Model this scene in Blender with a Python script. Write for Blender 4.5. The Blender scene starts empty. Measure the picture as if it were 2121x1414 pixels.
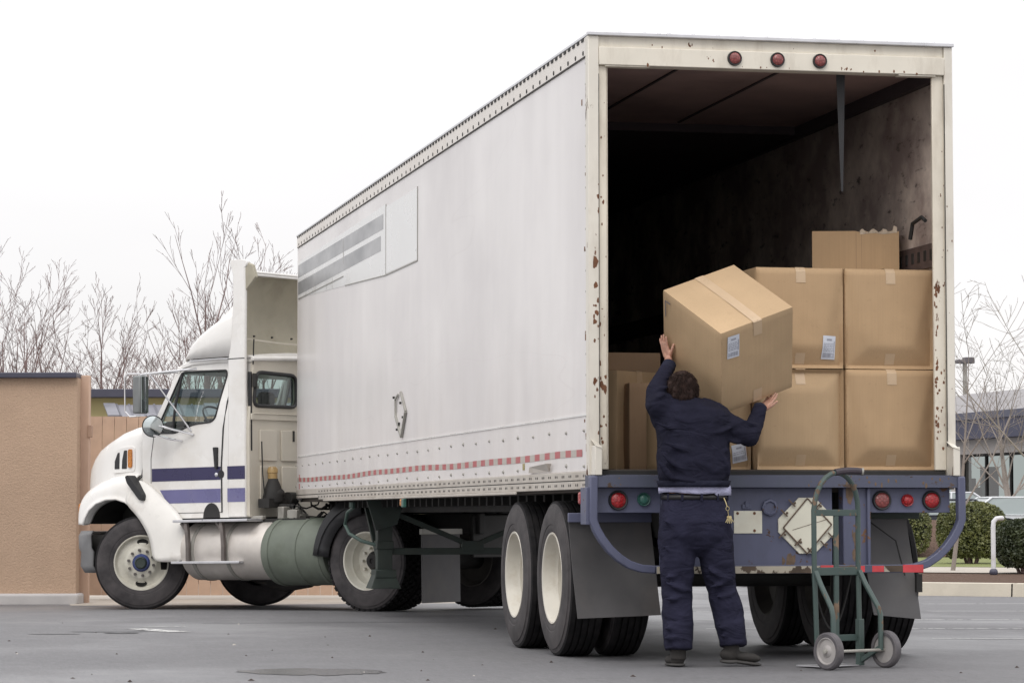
import bpy, bmesh, math, random
from mathutils import Vector, Matrix, Euler, noise as mnoise
from mathutils.geometry import tessellate_polygon
R_ = math.radians
scene = bpy.context.scene
COL = scene.collection
# ------------------------------------------------------------------ camera
CAM = Vector((-4.3652, -18.2772, 0.9506))
YAW, PITCH, ROLL, FPX = 0.2077, 0.0593, -0.0008, 6055.35
_f = Vector((math.sin(YAW)*math.cos(PITCH), math.cos(YAW)*math.cos(PITCH), math.sin(PITCH)))
_r0 = Vector((math.cos(YAW), -math.sin(YAW), 0)); _u0 = _r0.cross(_f)
_r = _r0*math.cos(ROLL)+_u0*math.sin(ROLL); _u = -_r0*math.sin(ROLL)+_u0*math.cos(ROLL)
cd = bpy.data.cameras.new('camera'); cam = bpy.data.objects.new('camera', cd); COL.objects.link(cam)
cam.matrix_world = Matrix(((_r.x,_u.x,-_f.x,CAM.x),(_r.y,_u.y,-_f.y,CAM.y),(_r.z,_u.z,-_f.z,CAM.z),(0,0,0,1)))
cd.sensor_width = 36; cd.lens = FPX/2121*36; cd.clip_end = 3000; cd.clip_start = 0.1
scene.camera = cam
# ------------------------------------------------------------------ world: overcast
w = bpy.data.worlds.new('World'); scene.world = w; w.use_nodes = True
nt = w.node_tree; nt.nodes.clear()
SUN_EL, SUN_ROT = R_(48), R_(-150)          # sun behind a closed cloud cover, over the camera's left shoulder
out = nt.nodes.new('ShaderNodeOutputWorld'); bgn = nt.nodes.new('ShaderNodeBackground')
sky = nt.nodes.new('ShaderNodeTexSky'); sky.sky_type = 'NISHITA'; sky.sun_disc = False
sky.sun_elevation = SUN_EL; sky.sun_rotation = SUN_ROT
tc = nt.nodes.new('ShaderNodeTexCoord'); sep = nt.nodes.new('ShaderNodeSeparateXYZ')
nt.links.new(tc.outputs['Generated'], sep.inputs[0])
ramp = nt.nodes.new('ShaderNodeValToRGB')
e = ramp.color_ramp.elements
e[0].position = 0.0; e[0].color = (0.98, 0.955, 0.955, 1)
e[1].position = 0.9; e[1].color = (1.95, 1.93, 1.95, 1)
e2 = ramp.color_ramp.elements.new(0.22); e2.color = (1.12, 1.10, 1.105, 1)
nt.links.new(sep.outputs['Z'], ramp.inputs[0])
nz = nt.nodes.new('ShaderNodeTexNoise'); nz.inputs['Scale'].default_value = 2.2; nz.inputs['Detail'].default_value = 4
mp = nt.nodes.new('ShaderNodeMapping'); mp.inputs['Scale'].default_value = (1,1,4)
nt.links.new(tc.outputs['Generated'], mp.inputs[0]); nt.links.new(mp.outputs[0], nz.inputs['Vector'])
mr = nt.nodes.new('ShaderNodeMapRange'); mr.inputs[1].default_value=.3; mr.inputs[2].default_value=.7
mr.inputs[3].default_value = .93; mr.inputs[4].default_value = 1.06
nt.links.new(nz.outputs[0], mr.inputs[0])
mul = nt.nodes.new('ShaderNodeVectorMath'); mul.operation='SCALE'
nt.links.new(ramp.outputs[0], mul.inputs[0]); nt.links.new(mr.outputs[0], mul.inputs['Scale'])
sc2 = nt.nodes.new('ShaderNodeVectorMath'); sc2.operation='SCALE'; sc2.inputs['Scale'].default_value = 0.1
nt.links.new(sky.outputs[0], sc2.inputs[0])
mx = nt.nodes.new('ShaderNodeMix'); mx.data_type='RGBA'; mx.inputs[0].default_value = 0.92
nt.links.new(sc2.outputs[0], mx.inputs[6]); nt.links.new(mul.outputs[0], mx.inputs[7])
nt.links.new(mx.outputs[2], bgn.inputs[0]); bgn.inputs[1].default_value = 1.0
nt.links.new(bgn.outputs[0], out.inputs[0])
sl = bpy.data.lights.new('sun','SUN'); sl.energy = 0.9; sl.angle = R_(25); sl.color = (1,.96,.9)
so = bpy.data.objects.new('sun', sl); COL.objects.link(so)
_sd = Vector((math.sin(SUN_ROT)*math.cos(SUN_EL), math.cos(SUN_ROT)*math.cos(SUN_EL), math.sin(SUN_EL)))
so.rotation_euler = _sd.to_track_quat('Z','Y').to_euler(); so.location = (-10,-20,25)
scene.view_settings.view_transform = 'Standard'; scene.view_settings.look = 'None'
scene.view_settings.exposure = 0.0; scene.view_settings.gamma = 1
# ------------------------------------------------------------------ helpers
def bgp(u, v, D):                      # a point D metres ahead of the camera, read off the photo
    d = _f + _r*((u-1060.5)/FPX) - _u*((v-707)/FPX)
    return CAM + d*D
def hray(u, D, z=0.0):                 # ground position D metres ahead, bearing of column u
    p = bgp(u, 707, 1) - CAM; p.z = 0
    fh = Vector((_f.x,_f.y,0)).normalized()
    p = p*(D/p.dot(fh)); return Vector((CAM.x+p.x, CAM.y+p.y, z))
def ony(u, v, y):
    d = _f + _r*((u-1060.5)/FPX) - _u*((v-707)/FPX)
    return CAM + d*((y-CAM.y)/d.y)
FH = Vector((_f.x,_f.y,0)).normalized(); RH = Vector((FH.y,-FH.x,0))
def sm(t): t=max(0,min(1,t)); return t*t*(3-2*t)
def gz(y):                             # the lot falls gently away from the camera
    pts=((-1e9,0),(5,0),(12.3,-.06),(15,-.105),(18,-.12),(1e9,-.12))
    for (a,b),(c,d) in zip(pts,pts[1:]):
        if y<=c: return b+(d-b)*(y-a)/(c-a)
    return -.12
def srgb(r,g,b):
    f=lambda c:(c/255/12.92 if c/255<=.04045 else ((c/255+.055)/1.055)**2.4)
    return (f(r),f(g),f(b),1)
class N:                               # tiny node helper
    def __init__(s, name, rough=.5, metal=0, spec=.5):
        s.m = bpy.data.materials.new(name); s.m.use_nodes=True; s.t=s.m.node_tree
        s.b = s.t.nodes['Principled BSDF']; s.b.inputs['Roughness'].default_value=rough
        s.b.inputs['Metallic'].default_value=metal; s.b.inputs['Specular IOR Level'].default_value=spec
        s.tc = s.t.nodes.new('ShaderNodeTexCoord'); s.bump_in=None
    def noise(s, scale, detail=4, rough=.55, stretch=(1,1,1), dist=0, coord='Object', off=(0,0,0)):
        mp=s.t.nodes.new('ShaderNodeMapping'); mp.inputs['Scale'].default_value=stretch; mp.inputs['Location'].default_value=off
        s.t.links.new(s.tc.outputs[coord], mp.inputs[0])
        n=s.t.nodes.new('ShaderNodeTexNoise'); n.inputs['Scale'].default_value=scale; n.inputs['Detail'].default_value=detail
        n.inputs['Roughness'].default_value=rough; n.inputs['Distortion'].default_value=dist
        s.t.links.new(mp.outputs[0], n.inputs['Vector']); return n.outputs[0]
    def rng(s, src, a, b, c=0, d=1):
        n=s.t.nodes.new('ShaderNodeMapRange'); s.t.links.new(src,n.inputs[0])
        for i,v in enumerate((a,b,c,d)): n.inputs[i+1].default_value=v
        return n.outputs[0]
    def math(s, op, a, b=None):
        n=s.t.nodes.new('ShaderNodeMath'); n.operation=op
        for i,v in enumerate((a,b)):
            if v is None: continue
            if isinstance(v,(int,float)): n.inputs[i].default_value=v
            else: s.t.links.new(v,n.inputs[i])
        return n.outputs[0]
    def xyz(s, coord='Object'):
        n=s.t.nodes.new('ShaderNodeSeparateXYZ'); s.t.links.new(s.tc.outputs[coord],n.inputs[0]); return n.outputs
    def mix(s, fac, a, b):
        n=s.t.nodes.new('ShaderNodeMix'); n.data_type='RGBA'
        if isinstance(fac,(int,float)): n.inputs[0].default_value=fac
        else: s.t.links.new(fac,n.inputs[0])
        for i,v in ((6,a),(7,b)):
            if isinstance(v,(tuple,list)): n.inputs[i].default_value=(*v[:3],1)
            else: s.t.links.new(v,n.inputs[i])
        return n.outputs[2]
    def color(s, c):
        if isinstance(c,(tuple,list)): s.b.inputs['Base Color'].default_value=(*c[:3],1)
        else: s.t.links.new(c,s.b.inputs['Base Color'])
        return s
    def rough(s, src): s.t.links.new(src, s.b.inputs['Roughness']); return s
    def bump(s, src, dist=.01, strength=.5):
        n=s.t.nodes.new('ShaderNodeBump'); n.inputs['Distance'].default_value=dist; n.inputs['Strength'].default_value=strength
        s.t.links.new(src,n.inputs['Height'])
        if s.bump_in is not None: s.t.links.new(s.bump_in,n.inputs['Normal'])
        s.bump_in=n.outputs[0]; s.t.links.new(n.outputs[0], s.b.inputs['Normal']); return s
def mat(name, c, rough=.5, metal=0, var=.12, scale=6, bump=0, bscale=40, dirt=None, damt=.4, spec=.5):
    n=N(name,rough,metal,spec); k=n.noise(scale,5)
    lo=tuple(v*(1-var) for v in c[:3]); hi=tuple(min(1,v*(1+var)) for v in c[:3])
    col=n.mix(n.rng(k,.3,.7),lo,hi)
    if dirt:
        d=n.noise(scale*.6,8,.65,off=(3,7,1)); col=n.mix(n.rng(d,.5,.75,0,damt),col,dirt)
    n.color(col); n.rough(n.rng(k,.3,.7,max(0,rough-.08),min(1,rough+.08)))
    if bump: n.bump(n.noise(bscale,4),bump,.6)
    return n.m
class MB:
    def __init__(s): s.v=[]; s.f=[]; s.mi=[]; s.m=0; s.M=None
    def add(s, vs, fs):
        o=len(s.v)
        if s.M is not None: vs=[s.M@Vector(p) for p in vs]
        s.v+=[tuple(p) for p in vs]; s.f+=[tuple(i+o for i in f) for f in fs]; s.mi+=[s.m]*len(fs); return s
    def box(s,x0,x1,y0,y1,z0,z1):
        return s.add([(x0,y0,z0),(x1,y0,z0),(x1,y1,z0),(x0,y1,z0),(x0,y0,z1),(x1,y0,z1),(x1,y1,z1),(x0,y1,z1)],
          [(0,3,2,1),(4,5,6,7),(0,1,5,4),(1,2,6,5),(2,3,7,6),(3,0,4,7)])
    def quad(s,*p): return s.add(p,[tuple(range(len(p)))])
    def prism(s, poly, fn, d0, d1):    # poly 2-D, fn(u,v,d)->xyz
        n=len(poly); a=[fn(u,v,d0) for u,v in poly]; b=[fn(u,v,d1) for u,v in poly]
        tri=tessellate_polygon([[Vector((u,v,0)) for u,v in poly]])
        fs=[tuple(t) for t in tri]+[tuple(i+n for i in reversed(t)) for t in tri]
        fs+=[(i,(i+1)%n,(i+1)%n+n,i+n) for i in range(n)]
        return s.add(a+b,fs)
    def holed(s, outer, holes, fn, d0, d1):
        loops=[outer]+holes; pts=[p for l in loops for p in l]; n=len(pts)
        tri=tessellate_polygon([[Vector((u,v,0)) for u,v in l] for l in loops])
        fs=[tuple(t) for t in tri]+[tuple(i+n for i in reversed(t)) for t in tri]
        o=0
        for l in loops:
            k=len(l); fs+=[(o+i,o+(i+1)%k,o+(i+1)%k+n,o+i+n) for i in range(k)]; o+=k
        return s.add([fn(u,v,d0) for u,v in pts]+[fn(u,v,d1) for u,v in pts],fs)
    def rings(s, rings, closed=True, cap=True):
        n=len(rings[0]); vs=[p for r in rings for p in r]; fs=[]
        for i in range(len(rings)-1):
            for j in range(n if closed else n-1):
                k=(j+1)%n; fs.append((i*n+j,i*n+k,(i+1)*n+k,(i+1)*n+j))
        if cap and closed: fs.append(tuple(reversed(range(n)))); fs.append(tuple((len(rings)-1)*n+j for j in range(n)))
        return s.add(vs,fs)
    def tube(s, path, r, n=8, cap=True, sq=1):
        path=[Vector(p) for p in path]; m=len(path); rr=r if isinstance(r,(list,tuple)) else [r]*m
        rings=[]; ref=None
        for i,p in enumerate(path):
            t=(path[min(i+1,m-1)]-path[max(i-1,0)]).normalized()
            if ref is None: ref=Vector((0,0,1)) if abs(t.z)<.9 else Vector((1,0,0))
            a=t.cross(ref)
            if a.length<1e-4: a=t.cross(Vector((0,1,0)))
            a.normalize(); b=a.cross(t); ref=b
            rings.append([p+(a*math.cos(2*math.pi*j/n+math.pi/n)+b*math.sin(2*math.pi*j/n+math.pi/n)*sq)*rr[i] for j in range(n)])
        return s.rings(rings,True,cap)
    def lathe(s, prof, c=(0,0,0), ax=(0,1,0), n=32, cap=False):
        ax=Vector(ax).normalized(); q=Vector((0,0,1)) if abs(ax.z)<.9 else Vector((1,0,0))
        a=ax.cross(q).normalized(); b=ax.cross(a); c=Vector(c)
        return s.rings([[c+ax*h+(a*math.cos(2*math.pi*j/n)+b*math.sin(2*math.pi*j/n))*r for j in range(n)] for r,h in prof],True,cap)
    def cyl(s,c,ax,r,h,n=16): return s.lathe([(r,0),(r,h)],c,ax,n,True)
    def disc(s,c,ax,r,h=.004,n=10): return s.lathe([(r,0),(r*.8,h)],c,ax,n,True)
    def capsule(s,p0,p1,r0,r1,n=14):
        p0=Vector(p0);p1=Vector(p1);d=(p1-p0); L=d.length; d=d.normalized() if L>1e-6 else Vector((0,0,1))
        path=[];rad=[]
        for k in range(1,6): a=math.pi/2*k/6; path.append(p0-d*r0*math.cos(a)); rad.append(r0*math.sin(a))
        path.append(p0);rad.append(r0);path.append(p1);rad.append(r1)
        for k in range(5,0,-1): a=math.pi/2*k/6; path.append(p1+d*r1*math.cos(a)); rad.append(r1*math.sin(a))
        return s.tube(path,rad,n)
    def chain(s,pts,rs,n=14):
        for i in range(len(pts)-1): s.capsule(pts[i],pts[i+1],rs[i],rs[i+1],n)
        return s
    def ellip(s,c,rx,ry,rz,rot=None,n=20,m=12):
        rings=[];c=Vector(c); Mx=rot.to_matrix() if rot else Matrix.Identity(3)
        for i in range(1,m):
            a=math.pi*i/m
            rings.append([c+Mx@Vector((rx*math.sin(a)*math.cos(2*math.pi*j/n),ry*math.sin(a)*math.sin(2*math.pi*j/n),-rz*math.cos(a))) for j in range(n)])
        return s.rings(rings)
    def build(s, name, mats, parent=None, smooth=False, bevel=0, seg=2, **props):
        me=bpy.data.meshes.new(name); me.from_pydata(s.v,[],s.f)
        if not isinstance(mats,(list,tuple)): mats=[mats]
        for m in mats: me.materials.append(m)
        me.polygons.foreach_set('material_index', s.mi)
        bm=bmesh.new(); bm.from_mesh(me); bmesh.ops.recalc_face_normals(bm,faces=bm.faces); bm.to_mesh(me); bm.free()
        if smooth:
            me.polygons.foreach_set('use_smooth',[True]*len(me.polygons))
            if smooth!='all': me.set_sharp_from_angle(angle=R_(35))
        me.update()
        o=bpy.data.objects.new(name,me); COL.objects.link(o)
        if parent: o.parent=parent
        if bevel:
            b=o.modifiers.new('bevel','BEVEL'); b.width=bevel; b.segments=seg; b.limit_method='ANGLE'; b.angle_limit=R_(40)
            b.harden_normals=False
            if not smooth:
                me.polygons.foreach_set('use_smooth',[True]*len(me.polygons)); me.set_sharp_from_angle(angle=R_(35))
        for k,v in props.items(): o[k]=v
        return o
def empty(name, loc=(0,0,0), rot=(0,0,0), **props):
    o=bpy.data.objects.new(name,None); COL.objects.link(o); o.location=loc; o.rotation_euler=rot; o.empty_display_size=.3
    for k,v in props.items(): o[k]=v
    return o
def children(o): return [c for c in bpy.data.objects if c.parent==o]
def copy_tree(o, parent=None):
    kids=children(o); c=o.copy(); COL.objects.link(c); c.parent=parent
    for k in kids: copy_tree(k,c)
    return c
def text_mesh(body, size, name, m, parent, loc, rot, extrude=.001):
    cu=bpy.data.curves.new(name,'FONT'); cu.body=body; cu.size=size; cu.extrude=extrude; cu.align_x='CENTER'; cu.align_y='CENTER'
    o=bpy.data.objects.new(name,cu); me=bpy.data.meshes.new_from_object(o); bpy.data.objects.remove(o)
    ob=bpy.data.objects.new(name,me); COL.objects.link(ob); ob.parent=parent; ob.location=loc; ob.rotation_euler=rot
    me.materials.clear(); me.materials.append(m); return ob
# ------------------------------------------------------------------ materials
M={}
def asphalt():
    n=N('asphalt',.62,0,.45)
    fine=n.noise(160,3,.7); mid=n.noise(9,6,.6); big=n.noise(.35,5,.55,stretch=(1,1.6,1)); streak=n.noise(.5,5,.6,stretch=(.35,2.2,1),off=(5,2,0))
    c=n.mix(n.rng(fine,.3,.7),(.135,.134,.140),(.195,.192,.199))
    c=n.mix(n.rng(mid,.35,.7,0,.35),c,(.115,.115,.12))
    c=n.mix(n.rng(big,.45,.66,0,.3),c,(.11,.109,.115))
    c=n.mix(n.rng(streak,.56,.75,0,.15),c,(.235,.238,.25)); sp2=n.noise(34,4,.7,stretch=(1,.10,1),off=(1,6,0)); c=n.mix(n.rng(sp2,.36,.60,.28,0),c,(.075,.075,.082)); sp3=n.noise(55,3,.7,stretch=(1,.12,1),off=(4,2,0)); c=n.mix(n.rng(sp3,.56,.70,0,.25),c,(.31,.31,.32)); pale_sheen=n.noise(.22,5,.6,stretch=(1,.55,1),off=(3,9,0)); c=n.mix(n.rng(pale_sheen,.50,.62,0,.4),c,(.26,.262,.272)); dmp=n.noise(.3,5,.62,stretch=(1,.35,1),off=(8,2,0)); c=n.mix(n.rng(dmp,.58,.66,0,.35),c,(.09,.089,.095))  # the pale noise also lightens the colour, painting in wet sheen
    spot=n.noise(22,2,.5,off=(9,1,0)); c=n.mix(n.rng(spot,.70,.74,0,.75),c,(.03,.03,.032))
    lite=n.noise(30,2,.5,off=(2,8,0)); c=n.mix(n.rng(lite,.73,.76,0,.6),c,(.34,.33,.3))
    crk=n.noise(.8,6,.6,off=(11,3,0)); line=n.math('ABSOLUTE',n.math('SUBTRACT',crk,.5))
    c=n.mix(n.rng(line,.0,.0022,.6,0),c,(.03,.03,.033))
    n.color(c); n.rough(n.rng(pale_sheen,.44,.62,.68,.42)); n.bump(fine,.006,.5); n.bump(big,.02,.25); return n.m
M['asphalt']=asphalt()
def skin_panel():
    n=N('trailer_skin',.33,0,.5)
    base=(.69,.655,.65)
    v=n.noise(1.4,5,.5,stretch=(1,1.5,.35)); c=n.mix(n.rng(v,.35,.68),(.725,.698,.686),(.78,.752,.738))
    blot=n.noise(.55,4,.6,off=(1,4,2)); c=n.mix(n.rng(blot,.42,.66,0,.5),c,(.64,.615,.615))
    z=n.xyz()
    low=n.rng(z[2],1.2,2.6,.3,0); lown=n.noise(3,6,.65,stretch=(1,1,.4)); c=n.mix(n.math('MULTIPLY',low,n.rng(lown,.35,.6)),c,(.52,.48,.46))
    for off,sc,wd,st in (((3,1,8),.30,.0010,(1,.35,2.0)),):
        cr=n.noise(sc,3,.4,stretch=st,off=off); l=n.math('ABSOLUTE',n.math('SUBTRACT',cr,.5)); c=n.mix(n.rng(l,0,wd*1.3,.12,0),c,(.52,.47,.46))
    scr=n.noise(8,6,.7,stretch=(1,.5,3),off=(0,3,1)); c=n.mix(n.rng(scr,.69,.74,0,.5),c,(.45,.40,.37))
    n.color(c); n.rough(n.rng(blot,.3,.7,.28,.48))
    n.bump(n.noise(.9,3,.5,stretch=(1,1,.6)),.05,.35); n.bump(n.noise(14,4,.5,stretch=(1,.3,1)),.002,.4); return n.m
M['skin']=skin_panel()
def chipped(name, c, rust=(.16,.06,.025), thr=.62, rough=.45, stretch=(1,1,.35), sc=9, grime=(.33,.27,.2), reg=.5):
    n=N(name,rough); k=n.noise(3,5); col=n.mix(n.rng(k,.3,.7),tuple(v*.88 for v in c[:3]),c)
    g=n.noise(5,8,.7,stretch=(1,1,.3),off=(4,4,4)); col=n.mix(n.rng(g,.5,.8,0,.55),col,grime)
    chip=n.noise(sc,7,.62,stretch=stretch,off=(2,5,9)); region=n.noise(1.1,2,.5,off=(7,1,3))
    s=n.math('ADD',chip,n.rng(region,.35,.7,-.1*reg,.16*reg)); m_=n.rng(s,thr,thr+.02)
    col=n.mix(m_,col,n.mix(n.rng(k,.4,.6),rust,tuple(v*.45 for v in rust)))
    n.color(col); n.rough(n.rng(m_,0,1,rough,.85)); n.bump(m_,.003,-.5 if False else .4); return n.m
M['frame_cream']=chipped('cream_paint_chipped',(.76,.70,.59),thr=.655)
M['header']=chipped('header_cream_paint',(.77,.72,.62),thr=.72,sc=14)
M['frame_white']=chipped('white_frame_paint',(.74,.70,.62),thr=.665)
M['blue']=chipped('dock_blue_paint',(.098,.106,.172),rust=(.17,.09,.05),thr=.66,rough=.5,grime=(.05,.055,.08),stretch=(1,1,1))
M['blue_dark']=chipped('worn_blue_green_paint',(.080,.087,.132),rust=(.13,.085,.06),thr=.63,rough=.55,grime=(.05,.07,.066),stretch=(.5,1,1))
M['rail']=mat('rail_aluminium',(.50,.46,.41),.5,.1,.1,4,dirt=(.28,.23,.18),damt=.5)
M['toprail']=mat('top_rail_paint',(.74,.70,.65),.45,0,.06,3,dirt=(.58,.50,.43),damt=.4)
M['alu']=mat('aluminium',(.62,.62,.64),.35,.6,.1,8)
M['rust']=mat('rust',(.16,.07,.035),.85,0,.3,20)
M['dark']=mat('dark_grime_and_hollows',(.022,.021,.02),.75,0,.4,8)
M['black']=mat('black_rubber_trim',(.018,.018,.02),.5,0,.3,8)
M['green_dark']=mat('dark_green_steel',(.03,.042,.036),.6,0,.3,6,dirt=(.05,.045,.035))
M['white']=mat('truck_white_paint',(.80,.785,.76),.25,0,.04,2,dirt=(.55,.50,.42),damt=.5)
M['white_dirty']=mat('dirty_white_paint',(.77,.75,.71),.32,0,.06,3,dirt=(.42,.36,.29),damt=.7); M['steer_rim']=mat('steer_wheel_paint',(.54,.52,.45),.45,0,.1,7,dirt=(.28,.24,.18),damt=.6); M['rim_dark']=mat('dark_inner_rim',(.12,.11,.10),.7,0,.2,7); M['strap_brown']=mat('tank_strap_brown',(.15,.13,.12),.5,.2,.2,8)  # the inner rims get one darker tone
M['track']=mat('rusty_track',(.10,.07,.065),.7,.1,.3,12)
M['cab_back']=mat('cab_back_cream',(.58,.54,.46),.4,0,.05,3,dirt=(.38,.34,.28),damt=.5)
M['fairing_in']=mat('fairing_inner',(.40,.37,.29),.6,0,.08,4,dirt=(.26,.23,.17),damt=.6)
M['stripe_navy']=mat('navy_stripe',(.032,.028,.088),.3,0,.1,4)
M['stripe_lav']=mat('lavender_stripe',(.140,.135,.28),.3,0,.08,4,dirt=(.25,.24,.33))
M['chrome']=mat('chrome',(.7,.7,.72),.18,1,.05,5)
M['tank_alu']=mat('fuel_tank_aluminium',(.60,.56,.52),.42,.35,.1,5,dirt=(.42,.36,.3),damt=.5)
M['tank_green']=mat('green_grey_tank',(.140,.160,.130),.6,0,.15,4,dirt=(.075,.09,.06),damt=.7)
M['steel']=mat('grey_steel',(.34,.33,.30),.5,.2,.15,8,dirt=(.15,.12,.1))
M['navyhub']=mat('blue_hub',(.04,.06,.18),.4,0,.2,8)
def rubber():
    n=N('tyre_rubber',.72,0,.35); k=n.noise(5,6,.6); f=n.noise(60,3)
    c=n.mix(n.rng(k,.35,.7),(.034,.031,.033),(.080,.072,.073)); n.color(c); n.bump(f,.002,.4); return n.m
M['rubber']=rubber()
def treadrubber():
    n=N('tyre_tread',.85,0,.2); k=n.noise(12,5,.6); n.color(n.mix(n.rng(k,.35,.7),(.010,.010,.011),(.024,.022,.023))); n.bump(k,.004,.5); return n.m
M['tread']=treadrubber()
M['rim']=mat('wheel_white',(.66,.64,.56),.42,0,.07,7,dirt=(.35,.30,.22),damt=.6)
M['rim_trailer']=mat('trailer_wheel_white',(.60,.57,.50),.45,0,.08,5,dirt=(.36,.29,.20),damt=.8)
M['flap']=mat('mudflap_rubber',(.075,.072,.074),.75,0,.25,3,dirt=(.12,.105,.095),damt=.6)
M['flap_grey']=mat('grey_mudflap',(.125,.122,.125),.75,0,.2,3,dirt=(.17,.155,.14),damt=.6)
def lens(name,c,rough=.25):
    n=N(name,rough,0,.6); k=n.t.nodes.new('ShaderNodeTexVoronoi'); k.inputs['Scale'].default_value=70; n.t.links.new(n.tc.outputs['Object'],k.inputs['Vector'])
    n.color(n.mix(n.rng(k.outputs['Distance'],.1,.6),c,tuple(v*.55 for v in c[:3]))); n.bump(k.outputs['Distance'],.004,.6); return n.m
M['lens_red']=lens('red_lens',(.50,.025,.03)); M['lens_dull']=lens('faded_red_lens',(.33,.085,.08)); M['lens_amber']=lens('amber_lens',(.75,.26,.03))
M['lens_green']=mat('green_lamp',(.035,.115,.095),.4,0,.2,20)
M['tape_red']=mat('red_reflective_tape',(.42,.085,.095),.4,0,.1,12,dirt=(.4,.2,.18))
M['tape_redb']=mat('bright_red_tape',(.52,.05,.06),.4,0,.15,12)
M['tape_white']=mat('white_reflective_tape',(.45,.42,.38),.4,0,.1,12,dirt=(.3,.27,.22))
M['grey_stripe']=None
def greystripe():
    n=N('faded_grey_stripe',.35); k=n.noise(1.6,6,.6,stretch=(1,.6,1.3)); n.color(n.mix(n.rng(k,.35,.66),(.20,.205,.215),(.42,.42,.425))); return n.m
M['grey_stripe']=greystripe()
M['decal']=mat('old_white_decal',(.72,.72,.71),.3,0,.04,2)
M['placard']=mat('placard_cream',(.70,.68,.57),.4,0,.06,5,dirt=(.4,.3,.2),damt=.4)
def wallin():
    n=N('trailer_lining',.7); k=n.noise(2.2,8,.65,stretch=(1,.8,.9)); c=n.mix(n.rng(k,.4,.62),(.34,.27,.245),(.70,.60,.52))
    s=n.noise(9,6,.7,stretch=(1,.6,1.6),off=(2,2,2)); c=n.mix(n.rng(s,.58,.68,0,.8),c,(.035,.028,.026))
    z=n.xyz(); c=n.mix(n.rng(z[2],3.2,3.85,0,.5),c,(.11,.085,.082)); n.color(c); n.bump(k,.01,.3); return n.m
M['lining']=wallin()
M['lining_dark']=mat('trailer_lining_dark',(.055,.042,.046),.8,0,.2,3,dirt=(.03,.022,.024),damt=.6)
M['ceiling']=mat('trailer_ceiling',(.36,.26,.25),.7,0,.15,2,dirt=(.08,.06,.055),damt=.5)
M['wood_floor']=mat('floor_boards',(.07,.055,.045),.8,0,.2,8)
def glass(name,tint=(.75,.85,.83)):
    m=bpy.data.materials.new(name); m.use_nodes=True; t=m.node_tree; t.nodes.clear()
    o=t.nodes.new('ShaderNodeOutputMaterial'); g=t.nodes.new('ShaderNodeBsdfGlossy'); g.inputs['Roughness'].default_value=.03
    tr=t.nodes.new('ShaderNodeBsdfTransparent'); tr.inputs[0].default_value=(*tint,1)
    lw=t.nodes.new('ShaderNodeLayerWeight'); lw.inputs[0].default_value=.5; fr=t.nodes.new('ShaderNodeMath'); fr.operation='POWER'; t.links.new(lw.outputs['Facing'],fr.inputs[0]); fr.inputs[1].default_value=4; mxs=t.nodes.new('ShaderNodeMixShader')
    ad=t.nodes.new('ShaderNodeMath'); ad.operation='ADD'; ad.inputs[1].default_value=.07; t.links.new(fr.outputs[0],ad.inputs[0])
    t.links.new(ad.outputs[0],mxs.inputs[0]); t.links.new(tr.outputs[0],mxs.inputs[1]); t.links.new(g.outputs[0],mxs.inputs[2])
    t.links.new(mxs.outputs[0],o.inputs[0]); return m
M['glass']=glass('cab_glass',(.70,.80,.78)); M['glass_d']=glass('rear_cab_glass',(.55,.63,.61)); M['mirror']=N('mirror_glass',.04,1).color((.55,.6,.6)).m
def cardboard(name,c,seed):
    n=N(name,.8,0,.25); k=n.noise(1.6,5,.55,off=(seed,seed*2,1)); col=n.mix(n.rng(k,.3,.7),tuple(v*.86 for v in c),tuple(v*1.08 for v in c))
    fl=n.noise(1.0,2,.5,stretch=(110,110,1.0),off=(seed,0,0)); col=n.mix(n.rng(fl,.3,.7,0,.18),col,tuple(v*.7 for v in c))
    sp=n.noise(24,5,.6); col=n.mix(n.rng(sp,.62,.72,0,.25),col,tuple(v*.6 for v in c))
    n.color(col); n.bump(fl,.0015,.4); n.bump(n.noise(5,4),.006,.3); return n.m
M['card']=cardboard('cardboard',(.46,.315,.185),1); M['card2']=cardboard('cardboard_warm',(.48,.34,.205),5)
M['card_in']=cardboard('cardboard_dull',(.36,.24,.15),3)
M['tape']=mat('packing_tape',(.51,.375,.245),.32,0,.05,10,spec=.5)
M['label']=mat('paper_label',(.62,.65,.72),.5,0,.03,10); M['ink']=mat('printed_ink',(.12,.12,.15),.6,0,.1,30)
M['ink2']=mat('grey_printed_ink',(.33,.34,.40),.6,0,.1,30)
def cloth(name,c,sc=900,v=.25,big=6):
    n=N(name,.92,0,.15); n.b.inputs['Sheen Weight'].default_value=0
    k=n.noise(big,5,.6); col=n.mix(n.rng(k,.3,.7),tuple(x*(1-v) for x in c),tuple(x*(1+v) for x in c)); n.color(col)
    n.bump(n.noise(4.5,3,.5,stretch=(1,1,2.2),dist=1.4),.038,.65); n.bump(n.noise(9,2,.5,stretch=(1,1,1.6),dist=.5,off=(3,1,2)),.006,.3); n.bump(n.noise(26,5,.6),.004,.3); n.bump(n.noise(sc,2),.001,.3); return n.m
M['jacket']=cloth('navy_jacket_cloth',(.0135,.0135,.026)); M['jacket_rib']=cloth('navy_rib_knit',(.017,.018,.032))
M['trousers']=cloth('navy_trouser_cloth',(.019,.019,.037)); M['shirt']=cloth('lilac_grey_shirt',(.42,.42,.58),v=.1)
M['belt']=mat('black_belt',(.012,.011,.013),.45); M['shoe']=mat('dark_suede_shoe',(.028,.025,.023),.8,0,.3,20)
M['sole']=mat('rubber_sole',(.055,.052,.05),.8)
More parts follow.
